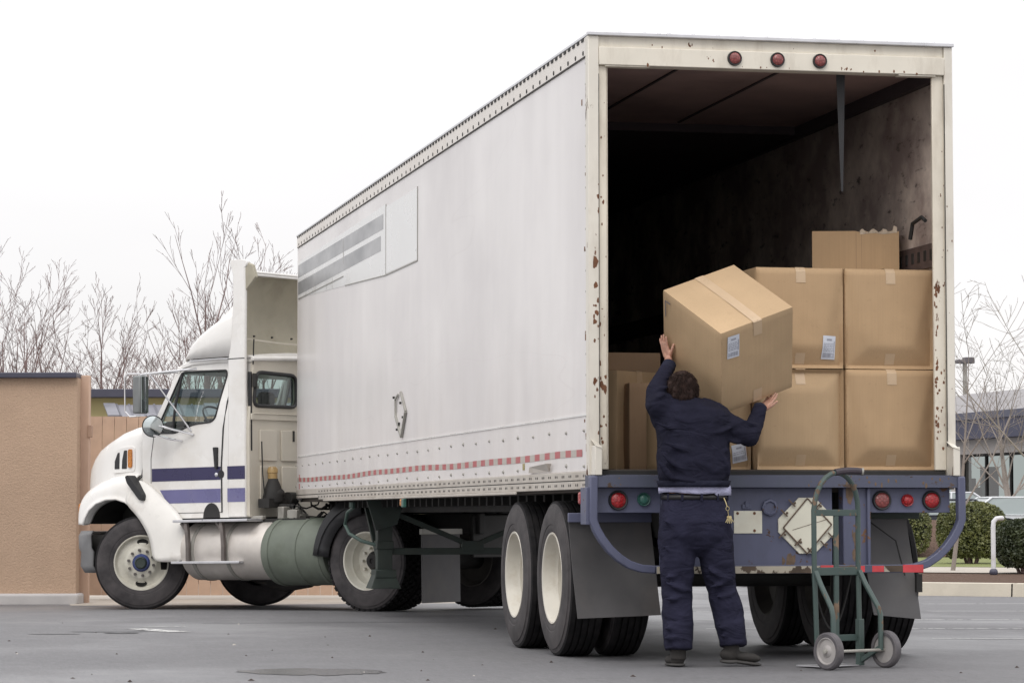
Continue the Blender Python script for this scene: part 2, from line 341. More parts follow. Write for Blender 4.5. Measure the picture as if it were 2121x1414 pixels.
def skinm():
    n=N('skin',.5); k=n.noise(30,4); n.color(n.mix(n.rng(k,.3,.7),(.50,.27,.20),(.60,.36,.27))); n.b.inputs['Subsurface Weight'].default_value=.08
    n.b.inputs['Subsurface Radius'].default_value=(.02,.008,.004); n.bump(n.noise(150,3),.0008,.4); return n.m
M['person_skin']=skinm()
M['hair']=mat('dark_brown_hair',(.030,.017,.014),.75,0,.4,40,bump=.01,bscale=60,spec=.2)
M['brass']=mat('brass_key',(.6,.5,.28),.3,.9,.1,20)
M['dolly_green']=chipped('worn_green_paint',(.055,.085,.078),rust=(.22,.15,.10),thr=.60,rough=.45,stretch=(1,1,.6),sc=16,grime=(.10,.12,.10))
M['dolly_grip']=mat('dark_handle_grip',(.045,.035,.045),.6,0,.2,20)
M['dolly_tyre']=mat('grey_solid_tyre',(.10,.093,.10),.75,0,.2,20,dirt=(.2,.18,.17)); M['dolly_rim']=mat('grey_wheel_disc',(.36,.34,.33),.55,.1,.15,12,dirt=(.2,.18,.16))
# ================================================================== setting
def at(u,v,D):                         # point on the ray through (u,v) whose ground distance ahead is D
    d=_f+_r*((u-1060.5)/FPX)-_u*((v-707)/FPX); return CAM+d*(D/d.dot(FH))
mb=MB(); ys=[-80,0,5,6,7,8,9,10,11,12.3,13,14,15,16,18,30,60,120,900]; xs=[-900,-40,-10,0,5,10,40,900]
for i in range(len(ys)-1):
    for j in range(len(xs)-1):
        mb.quad((xs[j],ys[i],gz(ys[i])),(xs[j+1],ys[i],gz(ys[i])),(xs[j+1],ys[i+1],gz(ys[i+1])),(xs[j],ys[i+1],gz(ys[i+1])))
g=mb.build('ground',M['asphalt'],smooth='all',kind='structure')
line_m=chipped('worn_line_paint',(.62,.62,.60),rust=(.13,.13,.135),thr=.56,sc=14,grime=(.4,.4,.4),stretch=(1,1,1))
def flatstrip(name,p,q,w,m,dz=.004,**k):
    p=Vector(p);q=Vector(q);n=(q-p); n=Vector((-n.y,n.x,0)).normalized()*w/2; mb=MB(); S=8
    for i in range(S):
        a=p+(q-p)*i/S; b=p+(q-p)*(i+1)/S
        mb.quad((a.x-n.x,a.y-n.y,gz(a.y)+dz),(b.x-n.x,b.y-n.y,gz(b.y)+dz),(b.x+n.x,b.y+n.y,gz(b.y)+dz),(a.x+n.x,a.y+n.y,gz(a.y)+dz))
    return mb.build(name,m,kind='structure',**k)
for D in (22.6,24.7,27.4,30.6,34.6):
    u0={22.6:1925,24.7:1460,27.4:1380,30.6:1380,34.6:1880}[D]
    flatstrip('parking_line',hray(u0,D),hray(2700,D*.985),.05,line_m)
flatstrip('parking_line',hray(285,25.1),hray(375,24.2),.20,line_m)
def blob(name,u0,u1,v,h,m,dz,seed):
    r=random.Random(seed); c=at((u0+u1)/2,v,1); pts=[]; K=36
    for k in range(K):
        a=2*math.pi*k/K; uu=(u0+u1)/2+(u1-u0)/2*math.cos(a)*(.85+.25*r.random()); vv=v+h*math.sin(a)*(.8+.4*r.random())
        d=_f+_r*((uu-1060.5)/FPX)-_u*((vv-707)/FPX); t=-CAM.z/d.z; p=CAM+d*t; pts.append((p.x,p.y,gz(p.y)+dz))
    return MB().quad(*pts).build(name,m,kind='structure')
wet=N('damp_asphalt',.22,0,.5); wet.color((.055,.056,.062)); wet.bump(wet.noise(90,3),.003,.5)
blob('damp_patch',495,800,1391,7,wet.m,.003,1)
dm2=mat('dark_patch_asphalt',(.075,.076,.082),.5,0,.15,10,bump=.004)
blob('damp_patch',150,300,1305,1.6,dm2,.003,2); blob('damp_patch',215,290,1309,1.3,dm2,.0045,3); blob('damp_patch',60,170,1311,1.0,dm2,.003,4)
def gpt(u,v):
    d=_f+_r*((u-1060.5)/FPX)-_u*((v-707)/FPX); p=CAM+d*(-CAM.z/d.z)
    for _ in range(8): p=CAM+d*((gz(p.y)-CAM.z)/d.z)
    return p
flatstrip('tar_seam',gpt(420,1290),gpt(1075,1286.5),.05,dm2,.003); flatstrip('parking_line',gpt(292,1298.5),gpt(386,1297),.07,line_m,.004)
mb=MB(); rr_=random.Random(6)
for k in range(38):
    u=rr_.uniform(0,2121) if k%3 else rr_.uniform(0,1100); v=rr_.uniform(1285,1412); p=gpt(u,v); a=rr_.uniform(0,3.14); w_=rr_.uniform(.004,.012); l_=w_*rr_.uniform(1,2.6); q=[(l_*math.cos(a),l_*math.sin(a)),(-w_*math.sin(a),w_*math.cos(a)),(-l_*math.cos(a),-l_*math.sin(a)),(w_*math.sin(a),-w_*math.cos(a))]
    mb.m=0 if rr_.random()<.7 else 1; z=gz(p.y)+.002; mb.add([(p.x+x,p.y+y,z) for x,y in q]+[(p.x,p.y,z+rr_.uniform(.004,.014))],[(0,1,4),(1,2,4),(2,3,4),(3,0,4)])
mb.build('grit',[mat('dark_grit',(.05,.035,.03),.9),mat('pale_grit',(.5,.47,.42),.8)],kind='stuff',label='scattered grit and leaf scraps on the asphalt')
conc=mat('pale_concrete',(.42,.38,.33),.8,0,.1,3,dirt=(.28,.25,.2),damt=.5,bump=.003)
mb=MB(); a=hray(150,34.9,-.114); b=hray(1000,34.9,-.114); c=hray(1000,60,-.114); d=hray(120,60,-.114)
mb.quad(a,b,c,d); mb.build('concrete_apron',conc,kind='structure')
# --- left: stucco wall, gate post, board gate, low building
def slab(mb,u0,u1,vt,vb,D,th):
    a=at(u0,vb,D);b=at(u1,vb,D);c=at(u1,vt,D);d=at(u0,vt,D); z0=min(a.z,b.z); z1=(c.z+d.z)/2; t=FH*th; P=[]
    for p in (a,b): P.append(Vector((p.x,p.y,z0)))
    for p in (b,a): P.append(Vector((p.x,p.y,z1)))
    vs=P+[p+t for p in P]; mb.add(vs,[(0,1,2,3),(7,6,5,4),(0,4,5,1),(1,5,6,2),(2,6,7,3),(3,7,4,0)])
def stucco(name,c):
    n=N(name,.9,0,.2); k=n.noise(1.2,6,.6); f=n.noise(45,4,.7); col=n.mix(n.rng(k,.3,.7),tuple(v*.90 for v in c),tuple(v*1.08 for v in c)); col=n.mix(n.rng(f,.35,.7,0,.22),col,tuple(v*.62 for v in c)); n.color(col); n.bump(f,.02,.9); return n.m
wl_=empty('stucco_wall',hray(0,35.7,-.12),label='rough tan stucco wall with dark metal coping at left edge',category='wall')
wl_inv=Matrix.Translation(-wl_.location)
def P2(name,mb,m,root,bevel=0,smooth=False,**k):
    T=-root.location; mb.v=[(x+T.x,y+T.y,z+T.z) for x,y,z in mb.v]; return mb.build(name,m,root,smooth,bevel,**k)
mb=MB(); slab(mb,-260,157,782,1232,35.6,.35); P2('wall_face',mb,stucco('tan_stucco',(.505,.36,.26)),wl_)
mb=MB(); slab(mb,-262,157.6,771,782,35.5,.55); P2('coping',mb,mat('dark_coping',(.05,.05,.075),.5),wl_,.01)
mb=MB(); slab(mb,-262,162,1229,1256,35.45,.65); P2('footing',mb,mat('footing_concrete',(.45,.43,.42),.85,0,.1,3,bump=.004),wl_,.03)
gp=empty('gate_post',hray(170,35.9,-.12),label='tall tan post between stucco wall and board gate',category='post')
mb=MB(); slab(mb,162,182,777,1250,35.9,.14); P2('post',mb,mat('tan_paint',(.52,.36,.27),.7,0,.06,4),gp,.01)
mb=MB(); slab(mb,181,190,880,905,35.88,.1); P2('hinge',mb,mat('tan_hinge',(.38,.25,.18),.6),gp,.004)
gt=empty('board_gate',hray(400,37.4,-.12),label='tan vertical board gate seen behind the truck hood and under its tanks',category='gate')
mb=MB(); u=184.5; random.seed(3)
while u<760: slab(mb,u,u+24.3,862,1232,37.4,.03); u+=25.2
P2('boards',mb,mat('gate_boards',(.50,.345,.25),.75,0,.1,5),gt)
grm=mat('gate_rail',(.30,.21,.15),.8)
for v0 in (868,1196): mb=MB(); slab(mb,184,760,v0,v0+12,37.44,.08); P2('rail',mb,grm,gt)
bl=empty('low_building',hray(400,46,-.12),label='low olive tan building with dark flat fascia behind the gate',category='building')
mb=MB(); slab(mb,100,900,822,1200,46,8); P2('wall',mb,mat('olive_render',(.46,.40,.20),.8,0,.08,1.5,dirt=(.38,.33,.18)),bl)
mb=MB(); slab(mb,95,905,805,822,45.7,8.6); P2('fascia',mb,mat('dark_fascia',(.055,.055,.08),.5),bl,.01)
mb=MB()
for k in range(17):
    u0=214+k*26; a=at(u0,838,45.6);b=at(u0+24,838,45.6);c=at(u0+34,863,44.9);d=at(u0+10,863,44.9)
    mb.quad(a,b,c,d); mb.quad(b,at(u0+26,839,45.6)+FH*.05,at(u0+36,864,44.9)+FH*.05,c)
aw=P2('metal_awning',mb,mat('awning_metal',(.24,.24,.27),.5,.3,.2,2),bl); q=aw.modifiers.new('t','SOLIDIFY'); q.thickness=.03
# --- bare trees
bark=mat('bare_bark',(.20,.14,.135),.9,0,.25,3); bark2=mat('grey_bark',(.25,.215,.19),.9,0,.2,3)
def bare_tree(base,H,seed,spread=.5,dens=1.0,m=bark,label='',group=None,r0=None,lean=(0,0),name='bare_tree',stems=1,maxd=4):
    rnd=random.Random(seed); tk_=MB(); cr_=MB()
    def grow(p,d,L,r,dep):
        n=max(3,int(5-dep*.5)); pts=[p]; rs=[r]; dd=Vector(d)
        for i in range(n):
            dd=(dd+Vector((rnd.uniform(-1,1),rnd.uniform(-1,1),rnd.uniform(-.2,.6)))*(.10 if dep else .05)+Vector((0,0,.05))).normalized()
            pts.append(pts[-1]+dd*L/n); rs.append(max(.0042,r*(1-(.93 if dep==0 else .80)*(i+1)/n)))
        (tk_ if dep==0 else cr_).tube(pts,rs,7 if dep==0 else (5 if dep==1 else 3),cap=False)
        if dep>=maxd: return
        K={0:int(9*dens),1:int(5*dens),2:3,3:2}[dep]
        for k in range(K):
            t=(.22 if dep==0 else .15)+(.80 if dep==0 else .83)*(k+rnd.random())/K; f=t*n; i=min(n-1,int(f)); q=pts[i].lerp(pts[i+1],f-i)
            rr=rs[i]*(1-(f-i))+rs[i+1]*(f-i); az=rnd.uniform(0,2*math.pi) if dep else k*2.4+rnd.uniform(-.5,.5)
            base_d=(pts[i+1]-pts[i]).normalized(); sd=Vector((math.cos(az),math.sin(az),0)); sd=(sd-base_d*sd.dot(base_d)).normalized()
            an=spread*rnd.uniform(.7,1.35)*(1.15 if dep else 1); nd=(base_d*math.cos(an)+sd*math.sin(an)).normalized()
            grow(q,nd,L*(.62 if dep==0 else .52)*(1.05-.45*t)*rnd.uniform(.75,1.2),max(.0055,rr*.68),dep+1)
    for s in range(stems):
        a=rnd.uniform(0,6.28); d=Vector((lean[0]+(.18*math.cos(a) if stems>1 else 0),lean[1]+(.18*math.sin(a) if stems>1 else 0),1)).normalized()
        grow(Vector((0,0,-.1)),d,H*(1 if s==0 else rnd.uniform(.7,.95)),r0 or H*.014,0)
    mz=max(p[2] for m_ in (tk_,cr_) for p in m_.v); kz=H/mz*1.03
    for m_ in (tk_,cr_): m_.v=[(p[0]*(.55+.45*kz),p[1]*(.55+.45*kz),p[2]*kz) for p in m_.v]
    root=empty(name,base,label=label,category='tree')
    if group: root['group']=group
    tk_.build('trunk',m,root,'all'); cr_.build('branches',m,root,'all'); return root
G='bare trees behind the wall'
TL_=[ (8,480,60,.40,1,'tall bare tree above the tan wall at the very left edge'),
 (40,520,57,.38,1,'bare tree above the tan wall second from left edge'),
 (-14,620,66,.5,1,'bare tree half cut off by left photo border'),
 (86,650,70,.55,1,'short twiggy bare tree above middle of the tan wall'),
 (130,535,62,.42,1,'bare tree with dense fan of twigs above right part of tan wall'),
 (172,668,68,.5,1,'small bare tree rising above the gate post'),
 (214,560,60,.34,1,'slim bare tree above the left end of the low building'),
 (240,655,64,.55,1,'spreading bare tree with right leaning limbs over the low building'),
 (278,680,72,.55,1,'low bushy bare tree over middle of the low building'),
 (312,640,62,.5,1,'bare tree just left of the truck door mirror'),
 (345,700,75,.6,1,'small bare tree behind the upper windscreen corner'),
 (362,505,56,.36,2,'tall forked bare tree rising from behind the cab roof'),
 (396,560,60,.42,1,'bare tree touching the front slope of the roof fairing'),
 (428,398,58,.26,1,'tallest bare tree with one long straight leader left of roof fairing'),
 (455,620,70,.4,1,'bare tree partly hidden by the roof fairing slope'),
 (582,450,58,.36,2,'bare tree between roof fairing and trailer front')]
for k,(u,vt,D,sp,st,lb) in enumerate(TL_):
    b=hray(u,D,-.12); H=at(u,vt,D).z+.12
    bare_tree(b,H*.97,100+k*7,sp,1.0 if k!=13 else .7,bark,lb,G,stems=st,r0=.0155*H)
random.seed(77)
mb=MB()
for k in range(150):
    u=random.uniform(-60,640); D=random.uniform(63,78); b=hray(u,D,-.12); H=random.uniform(2.0,4.2); p=[b]; d=Vector((random.uniform(-.25,.25),random.uniform(-.2,.2),1)).normalized()
    for i in range(5): d=(d+Vector((random.uniform(-.12,.12),random.uniform(-.12,.12),.03))).normalized(); p.append(p[-1]+d*H/5)
    mb.tube(p,[.016,.013,.010,.007,.005,.0035],3,cap=False)
    for j in range(5):
        q=p[random.randint(2,4)]; dd=Vector((random.uniform(-.6,.6),random.uniform(-.6,.6),1)).normalized(); mb.tube([q,q+dd*.4+Vector((.03,0,0)),q+dd*.9],[.007,.005,.0035],3,cap=False)
mb.build('undergrowth',bark,smooth='all',kind='stuff',label='tangle of thin bare saplings behind the walls')
# --- right: planted island
mulch=N('mulch',.95,0,.1); k=mulch.noise(25,6,.7); mulch.color(mulch.mix(mulch.rng(k,.35,.65),(.07,.045,.035),(.19,.13,.10))); mulch.bump(k,.04,.9)
curbm=mat('curb_concrete',(.58,.53,.44),.85,0,.08,2,dirt=(.33,.29,.23),damt=.4,bump=.003)
Ca=hray(1740,39.6,0); Cb=Ca+(hray(2700,36.6,0)-Ca)*3; cd_=(Cb-Ca).normalized(); cn=Vector((-cd_.y,cd_.x,0)); 
if cn.dot(FH)<0: cn=-cn
L=(Cb-Ca).length
def isl(s,t,z): p=Ca+cd_*s+cn*t; return (p.x,p.y,z)
mb=MB(); k=0; s=0
while s<L: e_=min(L,s+2.38); mb.add([isl(s,0,-.14),isl(e_,0,-.14),isl(e_,.02,.05),isl(s,.02,.05),isl(s,.22,.055),isl(e_,.22,.055)],[(0,1,2,3),(3,2,5,4)]); s+=2.4
mb.build('curb',curbm,kind='structure')
MB().quad(isl(0,.225,.04),isl(L,.225,.04),isl(L,6.6,.05),isl(-6,6.6,.05)).build('mulch_bed',mulch.m,kind='structure')
MB().quad(isl(-12,6.2,.062),isl(L,6.2,.062),isl(L,10.5,.066),isl(-12,10.5,.066)).build('footpath',conc,kind='structure')
grassm=mat('lawn',(.17,.19,.06),.9,0,.3,14,bump=.02)
MB().quad(isl(-30,10.5,.07),isl(L+25,10.5,.07),isl(L+25,27,.10),isl(-30,27,.10)).build('lawn',grassm,kind='structure')
mb=MB(); rows=[]
c0=hray(1900,63,.08)
for i in range(9):
    t=i/8; rows.append([(c0+RH*((j-6)*.75)+FH*((t-.5)*6)).to_tuple()[:2]+(.08+.75*math.sin(math.pi*t)*math.cos((j-6)/6*math.pi/2)**.8+.03*random.random(),) for j in range(13)])
mb.rings(rows,False,False); mb.build('mulch_mound',mulch.m,smooth='all',kind='structure')
leafm=N('shrub_leaf',.45,0,.5); kk=leafm.noise(6,4); leafm.color(leafm.mix(leafm.rng(kk,.3,.7),(.05,.065,.022),(.21,.215,.08)))
leafd=N('dark_shrub_leaf',.45,0,.5); kk=leafd.noise(6,4); leafd.color(leafd.mix(leafd.rng(kk,.3,.7),(.018,.028,.012),(.060,.075,.028)))
def shrub(u,D,w,h,seed,label,lm,n=9000,zb=.06,stem=True):
    r=random.Random(seed); root=empty('clipped_shrub',hray(u,D,zb),label=label,category='shrub',group='clipped shrubs on the planted island'); mb=MB()
    core=MB(); core.ellip((0,0,h*.53),w*.40,w*.36,h*.38); core.build('shade_core',mat('shrub_core',(.012,.014,.008),1),root,'all')  # solid near-black ellipsoid, painted shade inside the foliage
    for _ in range(n):
        a=r.uniform(0,2*math.pi); ph=math.acos(r.uniform(-.85,1)); rr=1-.16*r.random()**1.5
        x=math.sin(ph)*math.cos(a); y=math.sin(ph)*math.sin(a); z=math.cos(ph)
        sq=(abs(x)**3+abs(y)**3+abs(z)**3)**(-1/3); bump=1+.05*mnoise.noise(Vector((x*4,y*4,z*4+seed)))+.03*mnoise.noise(Vector((x*11,y*11,z*11+seed)))
        p=Vector((x*w/2*.93*sq*rr*bump,y*w*.46*sq*rr*bump,h*.53+z*h*.47*sq*.98*rr*bump))
        s=r.uniform(.018,.036); q=Euler((r.uniform(0,6.3),r.uniform(0,6.3),r.uniform(0,6.3))).to_matrix()
        mb.add([p+q@Vector(v) for v in ((-s*.5,0,0),(0,-s,0.004),(s*.5,0,0),(0,s,.004))],[(0,1,2,3)])
    mb.build('foliage',lm,root)
    if stem:
        st=MB()
        for k in range(5): a=k*1.3; st.tube([(.12*math.cos(a)*.5,.12*math.sin(a)*.5,-.1),(.2*math.cos(a),.2*math.sin(a),h*.35)],.03,6)
        st.build('stems',bark,root)
    return root
shrub(2008,53,1.26,1.13,1,'large rounded clipped shrub next to the trailer corner',leafm.m,14000)
shrub(2119,45,.92,.83,2,'smaller darker clipped shrub at right edge beside white pipe',leafd.m,12000)
shrub(1880,60,.9,1.15,3,'small green shrub seen under the trailer lamp plate',leafm.m,5000)
# white bent pipe
pr=empty('bent_pipe',hray(2053,44.2,.05),label='white bent pipe post with dark ball foot beside the dark shrub',category='pipe')
mb=MB(); mb.tube([(0,0,.08),(0,0,.72),(.01,0,.80),(.05,-.01,.845),(.12,.02,.85),(.17,.06,.85)],.036,12); mb.build('pipe',mat('white_pipe',(.66,.66,.68),.4,0,.06,6,dirt=(.45,.4,.35)),pr,True)
mb=MB(); mb.ellip((0,0,.04),.065,.065,.06); mb.build('ball_foot',mat('dark_ball',(.06,.06,.09),.5),pr,'all')
# --- far commercial building on the right
A=hray(1890,100.5,0); B=hray(2420,82.5,0); bd=(B-A).normalized(); bn=Vector((-bd.y,bd.x,0)); 
if bn.dot(FH)<0: bn=-bn
BL=(B-A).length; cb=empty('shop_building',(A.x,A.y,-.12),label='beige shop building with navy fascia and grey sloping roof far right',category='building')
def bp(s,t,z): p=A+bd*s+bn*t; return (p.x-A.x,p.y-A.y,z+.12)
def bbox(mb,s0,s1,t0,t1,z0,z1,t0b=None,t1b=None):
    mb.add([bp(s0,t0,z0),bp(s1,t0,z0),bp(s1,t1,z0),bp(s0,t1,z0),bp(s0,t0b if t0b is not None else t0,z1),bp(s1,t0b if t0b is not None else t0,z1),bp(s1,t1b if t1b is not None else t1,z1),bp(s0,t1b if t1b is not None else t1,z1)],[(0,3,2,1),(4,5,6,7),(0,1,5,4),(1,2,6,5),(2,3,7,6),(3,0,4,7)])
beige=mat('beige_render',(.47,.44,.42),.8,0,.05,1); navy=mat('navy_fascia',(.048,.050,.088),.55,0,.06,1); shing=mat('grey_roof',(.27,.26,.265),.8,0,.08,2)
mb=MB(); bbox(mb,-3,BL,.0,.5,2.93,3.40); bbox(mb,-3,BL,.0,.5,0-.12,.35)
x=-3.0; piers=[]
while x<BL: bbox(mb,x,x+.55,.0,.5,.35,2.93); piers.append(x); x+=6.2
bbox(mb,-3,BL,7,7.4,-.12,3.4); bbox(mb,BL,BL+.3,0,7.4,-.12,3.4); cb_w=mb.build('wall',beige,cb,bevel=.01)
mb=MB(); bbox(mb,-3.4,BL,-.5,.6,3.40,4.02); mb.build('fascia',navy,cb); mb=MB(); bbox(mb,-3.4,BL,-.56,.6,4.02,4.25); mb.build('fascia_band',mat('navy_band',(.075,.078,.115),.5),cb)
mb=MB(); bbox(mb,-3.3,BL,-.5,14,4.252,5.25,3.4,11); bbox(mb,-3,BL,.5,7.4,3.3,3.4); mb.build('roof',shing,cb)
mb=MB(); bbox(mb,-2.9,BL,1.2,13,-.1,.02); mb.build('shop_floor',mat('shop_floor',(.25,.23,.2),.6),cb)
mb=MB(); random.seed(5)
for k in range(38):
    s=random.uniform(-2.5,BL-1); t=random.uniform(.8,5); h=random.uniform(.8,2.6); bbox(mb,s,s+random.uniform(.15,.7),t,t+.4,0,h)
mb.build('shop_goods',mat('shop_goods',(.42,.46,.46),.7,0,.8,1.3),cb,kind='stuff')
for x in piers:
    f=MB()
    for q in (0,1.85,3.75,5.57): bbox(f,x+.55+q,x+.55+q+.08,.15,.25,.35,2.93)
    bbox(f,x+.55,x+6.2,.15,.25,2.85,2.93); fo=f.build('window',M['dark'],cb); g_=MB(); g_.quad(bp(x+.6,.2,.35),bp(x+6.2,.2,.35),bp(x+6.2,.2,2.9),bp(x+.6,.2,2.9)); g_.build('pane',glass('shop_glass',(.30,.36,.35)) if 'shop_glass' not in bpy.data.materials else bpy.data.materials['shop_glass'],fo)
# lamp post with flat double head
lp=empty('lamp_post',hray(1998,118,-.12),label='dark lot lamp post with flat twin head above shop roof',category='lamp post')
lz=at(1998,750,118).z+.12
mb=MB(); mb.tube([(0,0,0),(0,0,lz)],.09,8); mb.build('pole',M['steel'],lp,True)
mb=MB(); mb.box(-.36,.36,-.2,.2,lz-.05,lz+.10); mb.box(-.05,.35,-.2,.2,lz+.05,lz+.2); mb.build('lamp_head',mat('lamp_head_dark',(.12,.11,.12),.6),lp,bevel=.03)
# bare trees on the right
bare_tree(hray(1968,47,.05),at(1990,520,47).z*.95,501,.62,.9,bark2,'slim bare tree right behind the trailer rear corner','bare trees on the right',lean=(.10,0),r0=.045,maxd=3)
bare_tree(hray(2105,70,.05),at(2105,655,70).z,502,.60,.8,bark2,'twiggy bare tree in front of the shop at right edge','bare trees on the right',stems=2,r0=.07)
bare_tree(hray(2165,58,.05),at(2165,600,58).z,505,.70,.7,bark2,'bare tree whose branches reach in from the right border','bare trees on the right',r0=.07)
# cars
def car(loc,yaw,c,label,H=1.42,kind='sedan'):
    root=empty('parked_car',loc,(0,0,yaw),label=label,category='car',group='cars parked by the shop')
    paint=mat('car_paint_'+str(len(bpy.data.materials)),c,.22,0,.03,3)
    L_=4.6; prof=[(-2.3,.35),(-2.32,.62),(-2.22,.85),(-1.9,.92),(-1.55,.95),(-1.0,1.0),(1.0,.98),(1.35,.93),(2.0,.80),(2.27,.66),(2.3,.38),(2.1,.28),(-2.1,.28)]
    secs=[]
    for y,k,zk in ((-.88,.97,.0),(-.91,1,.0),(-.80,1.0,.02),(0,1.01,.05),(.80,1.0,.02),(.91,1,.0),(.88,.97,.0)):
        secs.append([(x*k,y,z+(zk if z>.6 else 0)) for x,z in prof])
    body=MB().rings(secs).build('body',paint,root,True,.03)
    gp_=[(-1.75,.93),(-1.15,H-.04),(-.6,H),(.25,H-.01),(1.15,.96)]
    g1=[[(x,y*(1 if z<1 else .80),z) for x,z in gp_] for y in (-.84,.84)]
    mb=MB(); mb.rings([[(x,-.84*(1 if z<1 else .80),z) for x,z in gp_]+[(0,-.84,.93)],[(x,.84*(1 if z<1 else .80),z) for x,z in gp_]+[(0,.84,.93)]]); mb.build('windows',mat('car_window',(.27,.31,.31),.08,0,0,2,spec=.8) if 'car_window' not in bpy.data.materials else bpy.data.materials['car_window'],root)
    mb=MB(); k=1.004; mb.box(-1.12,.30,-.69,.69,H-.03,H+.015)
    for y in (-1,1):
        for a,b in (((-1.78,.93),(-1.12,H)),((1.18,.95),(.26,H)),((-.35,.95),(-.30,H))): mb.tube([(a[0],y*.845,a[1]),(b[0],y*.68,b[1])],.035,4)
    mb.build('roof',paint,root,bevel=.02)
    for x in (-1.38,1.42):
        for s in (-1,1):
            t=MB().lathe([(.2,-.09),(.30,-.1),(.32,-.07),(.32,.07),(.30,.1),(.2,.09)],(x,s*.84,.32),(0,s,0),24).build('tyre',M['rubber'],root,True)
            MB().lathe([(.21,.085),(.19,.07),(.05,.08),(.01,.08)],(x,s*.84,.32),(0,s,0),20,True).build('rim',M['steel'],t,True)
    for s in (-1,1):
        MB().box(2.2,2.31,s*.7-.15,s*.7+.15,.58,.70).build('headlight',M['decal'],root,bevel=.02); MB().box(-2.33,-2.2,s*.7-.15,s*.7+.15,.64,.80).build('tail_light',M['lens_red'],root,bevel=.02)
    return root
cw=math.atan2(RH.y,RH.x)
car(hray(1975,76,-.05),cw+R_(8),(.62,.63,.66),'silver white sedan whose roof shows left above the large shrub',1.58)
car(hray(2132,70,-.05),cw+R_(5),(.68,.70,.72),'white car at right edge behind the dark shrub',1.42)
car(hray(1893,66,-.05),cw+R_(200),(.030,.033,.05),'dark blue car seen under the trailer lamp plate',1.35)
# ================================================================== wheels
def tyre_mesh(lugs=False, R=.525, W=.135):
    mb=MB(); P=[(.292,-.105),(.300,-.122),(.335,-.135),(.36,-W+.002),(.365,-W-.002),(.40,-W-.004),(.44,-W),(.478,-W+.008),(.482,-W+.014),(.505,-W+.022)]
    t=[(R-.004,-W+.03)]
    if lugs: t+=[(R-.016,-.10),(R-.016,.10)]
    else:
        for g in (-.066,-.022,.022,.066): t+=[(R,g-.007),(R-.012,g-.005),(R-.012,g+.005),(R,g+.007)]
    t+=[(R-.004,W-.03)]
    mb.lathe(P,n=72); mb.m=1; mb.lathe([P[-1]]+t+[(P[-1][0],-P[-1][1])],n=72); mb.m=0; mb.lathe([(r,-h) for r,h in reversed(P)],n=72)
    if lugs:
        mb.m=1; K=44
        for k in range(K):
            for (h0,h1,o) in ((-.118,-.062,0),(-.052,-.006,.5),(.006,.052,0),(.062,.118,.5)):
                a0=2*math.pi*(k+o)/K; a1=a0+2*math.pi/K*.62; pts=[]
                for r in (R-.02,R+.004):
                    for a,h in ((a0,h0),(a1,h0),(a1,h1),(a0,h1)): pts.append((r*math.cos(a),h,r*math.sin(a)))
                mb.add(pts,[(0,1,2,3),(4,7,6,5),(0,4,5,1),(1,5,6,2),(2,6,7,3),(3,7,4,0)])
    return mb
def rim_mesh(kind):
    mb=MB()
    if kind=='dish':     # outer wheel of a trailer pair: deep dish
        mb.lathe([(.286,-.12),(.300,.108),(.312,.122),(.308,.132),(.296,.130),(.285,.108),(.278,.05),(.262,.03),(.262,-.02),(.235,-.05),(.17,-.045),(.14,-.05),(.135,-.05)],n=56)
        mb.lathe([(.15,-.05),(.118,-.04),(.112,-.02),(.095,.0),(.02,.005)],n=24,cap=True)
        for k in range(10):
            a=2*math.pi*k/10; mb.cyl((.155*math.cos(a),-.04,.155*math.sin(a)),(0,1,0),.016,.04,6)
    elif kind=='drive':  # deep dish with an open centre
        mb.lathe([(.286,-.12),(.300,.108),(.314,.122),(.310,.132),(.296,.130),(.284,.105),(.272,.06),(.255,.045),(.250,-.0),(.225,-.03),(.19,-.02),(.10,-.015),(.092,-.015)],n=56)
        mb.m=1; mb.lathe([(.11,-.02),(.085,0),(.075,.03),(.03,.035),(.0201,.02)],n=24,cap=True); mb.m=0
        for k in range(10):
            a=2*math.pi*k/10; mb.cyl((.143*math.cos(a),-.02,.143*math.sin(a)),(0,1,0),.016,.045,6)
    elif kind=='steer':
        mb.lathe([(.286,-.12),(.300,.108),(.314,.122),(.310,.132),(.297,.130),(.286,.105),(.278,.085),(.270,.078),(.235,.082),(.205,.093),(.178,.122),(.165,.128),(.10,.128)],n=64)
    else:                # seen from its back: inner side
        mb.lathe([(.286,-.10),(.300,.108),(.312,.122),(.296,.130),(.27,.06),(.25,.03),(.10,.02),(.02,.02)],n=32,cap=False)
    return mb
def put(me_obj, parent, loc, rot): me_obj.location=loc; me_obj.rotation_euler=rot; me_obj.parent=parent; return me_obj
_ty={}
def wheel(parent, loc, rotz, rimkind='dish', lugs=False, R=.525, spin=0, rimmat=None):
    key=('t',lugs,R)
    if key in _ty: t=_ty[key].copy(); COL.objects.link(t)
    else: t=_ty[key]=tyre_mesh(lugs,R).build('tyre',[M['rubber'],M['tread']],smooth=True)
    put(t,parent,loc,(0,0,rotz)); t.rotation_euler.rotate_axis('Y',spin)
    key=('r',rimkind)
    if key in _ty: r=_ty[key].copy(); COL.objects.link(r)
    else: r=_ty[key]=rim_mesh(rimkind).build('rim',[rimmat or (M['rim_dark'] if rimkind=='inner' else M['rim']),M['dark']],smooth=True)
    r.parent=t; r.location=(0,0,0); return t
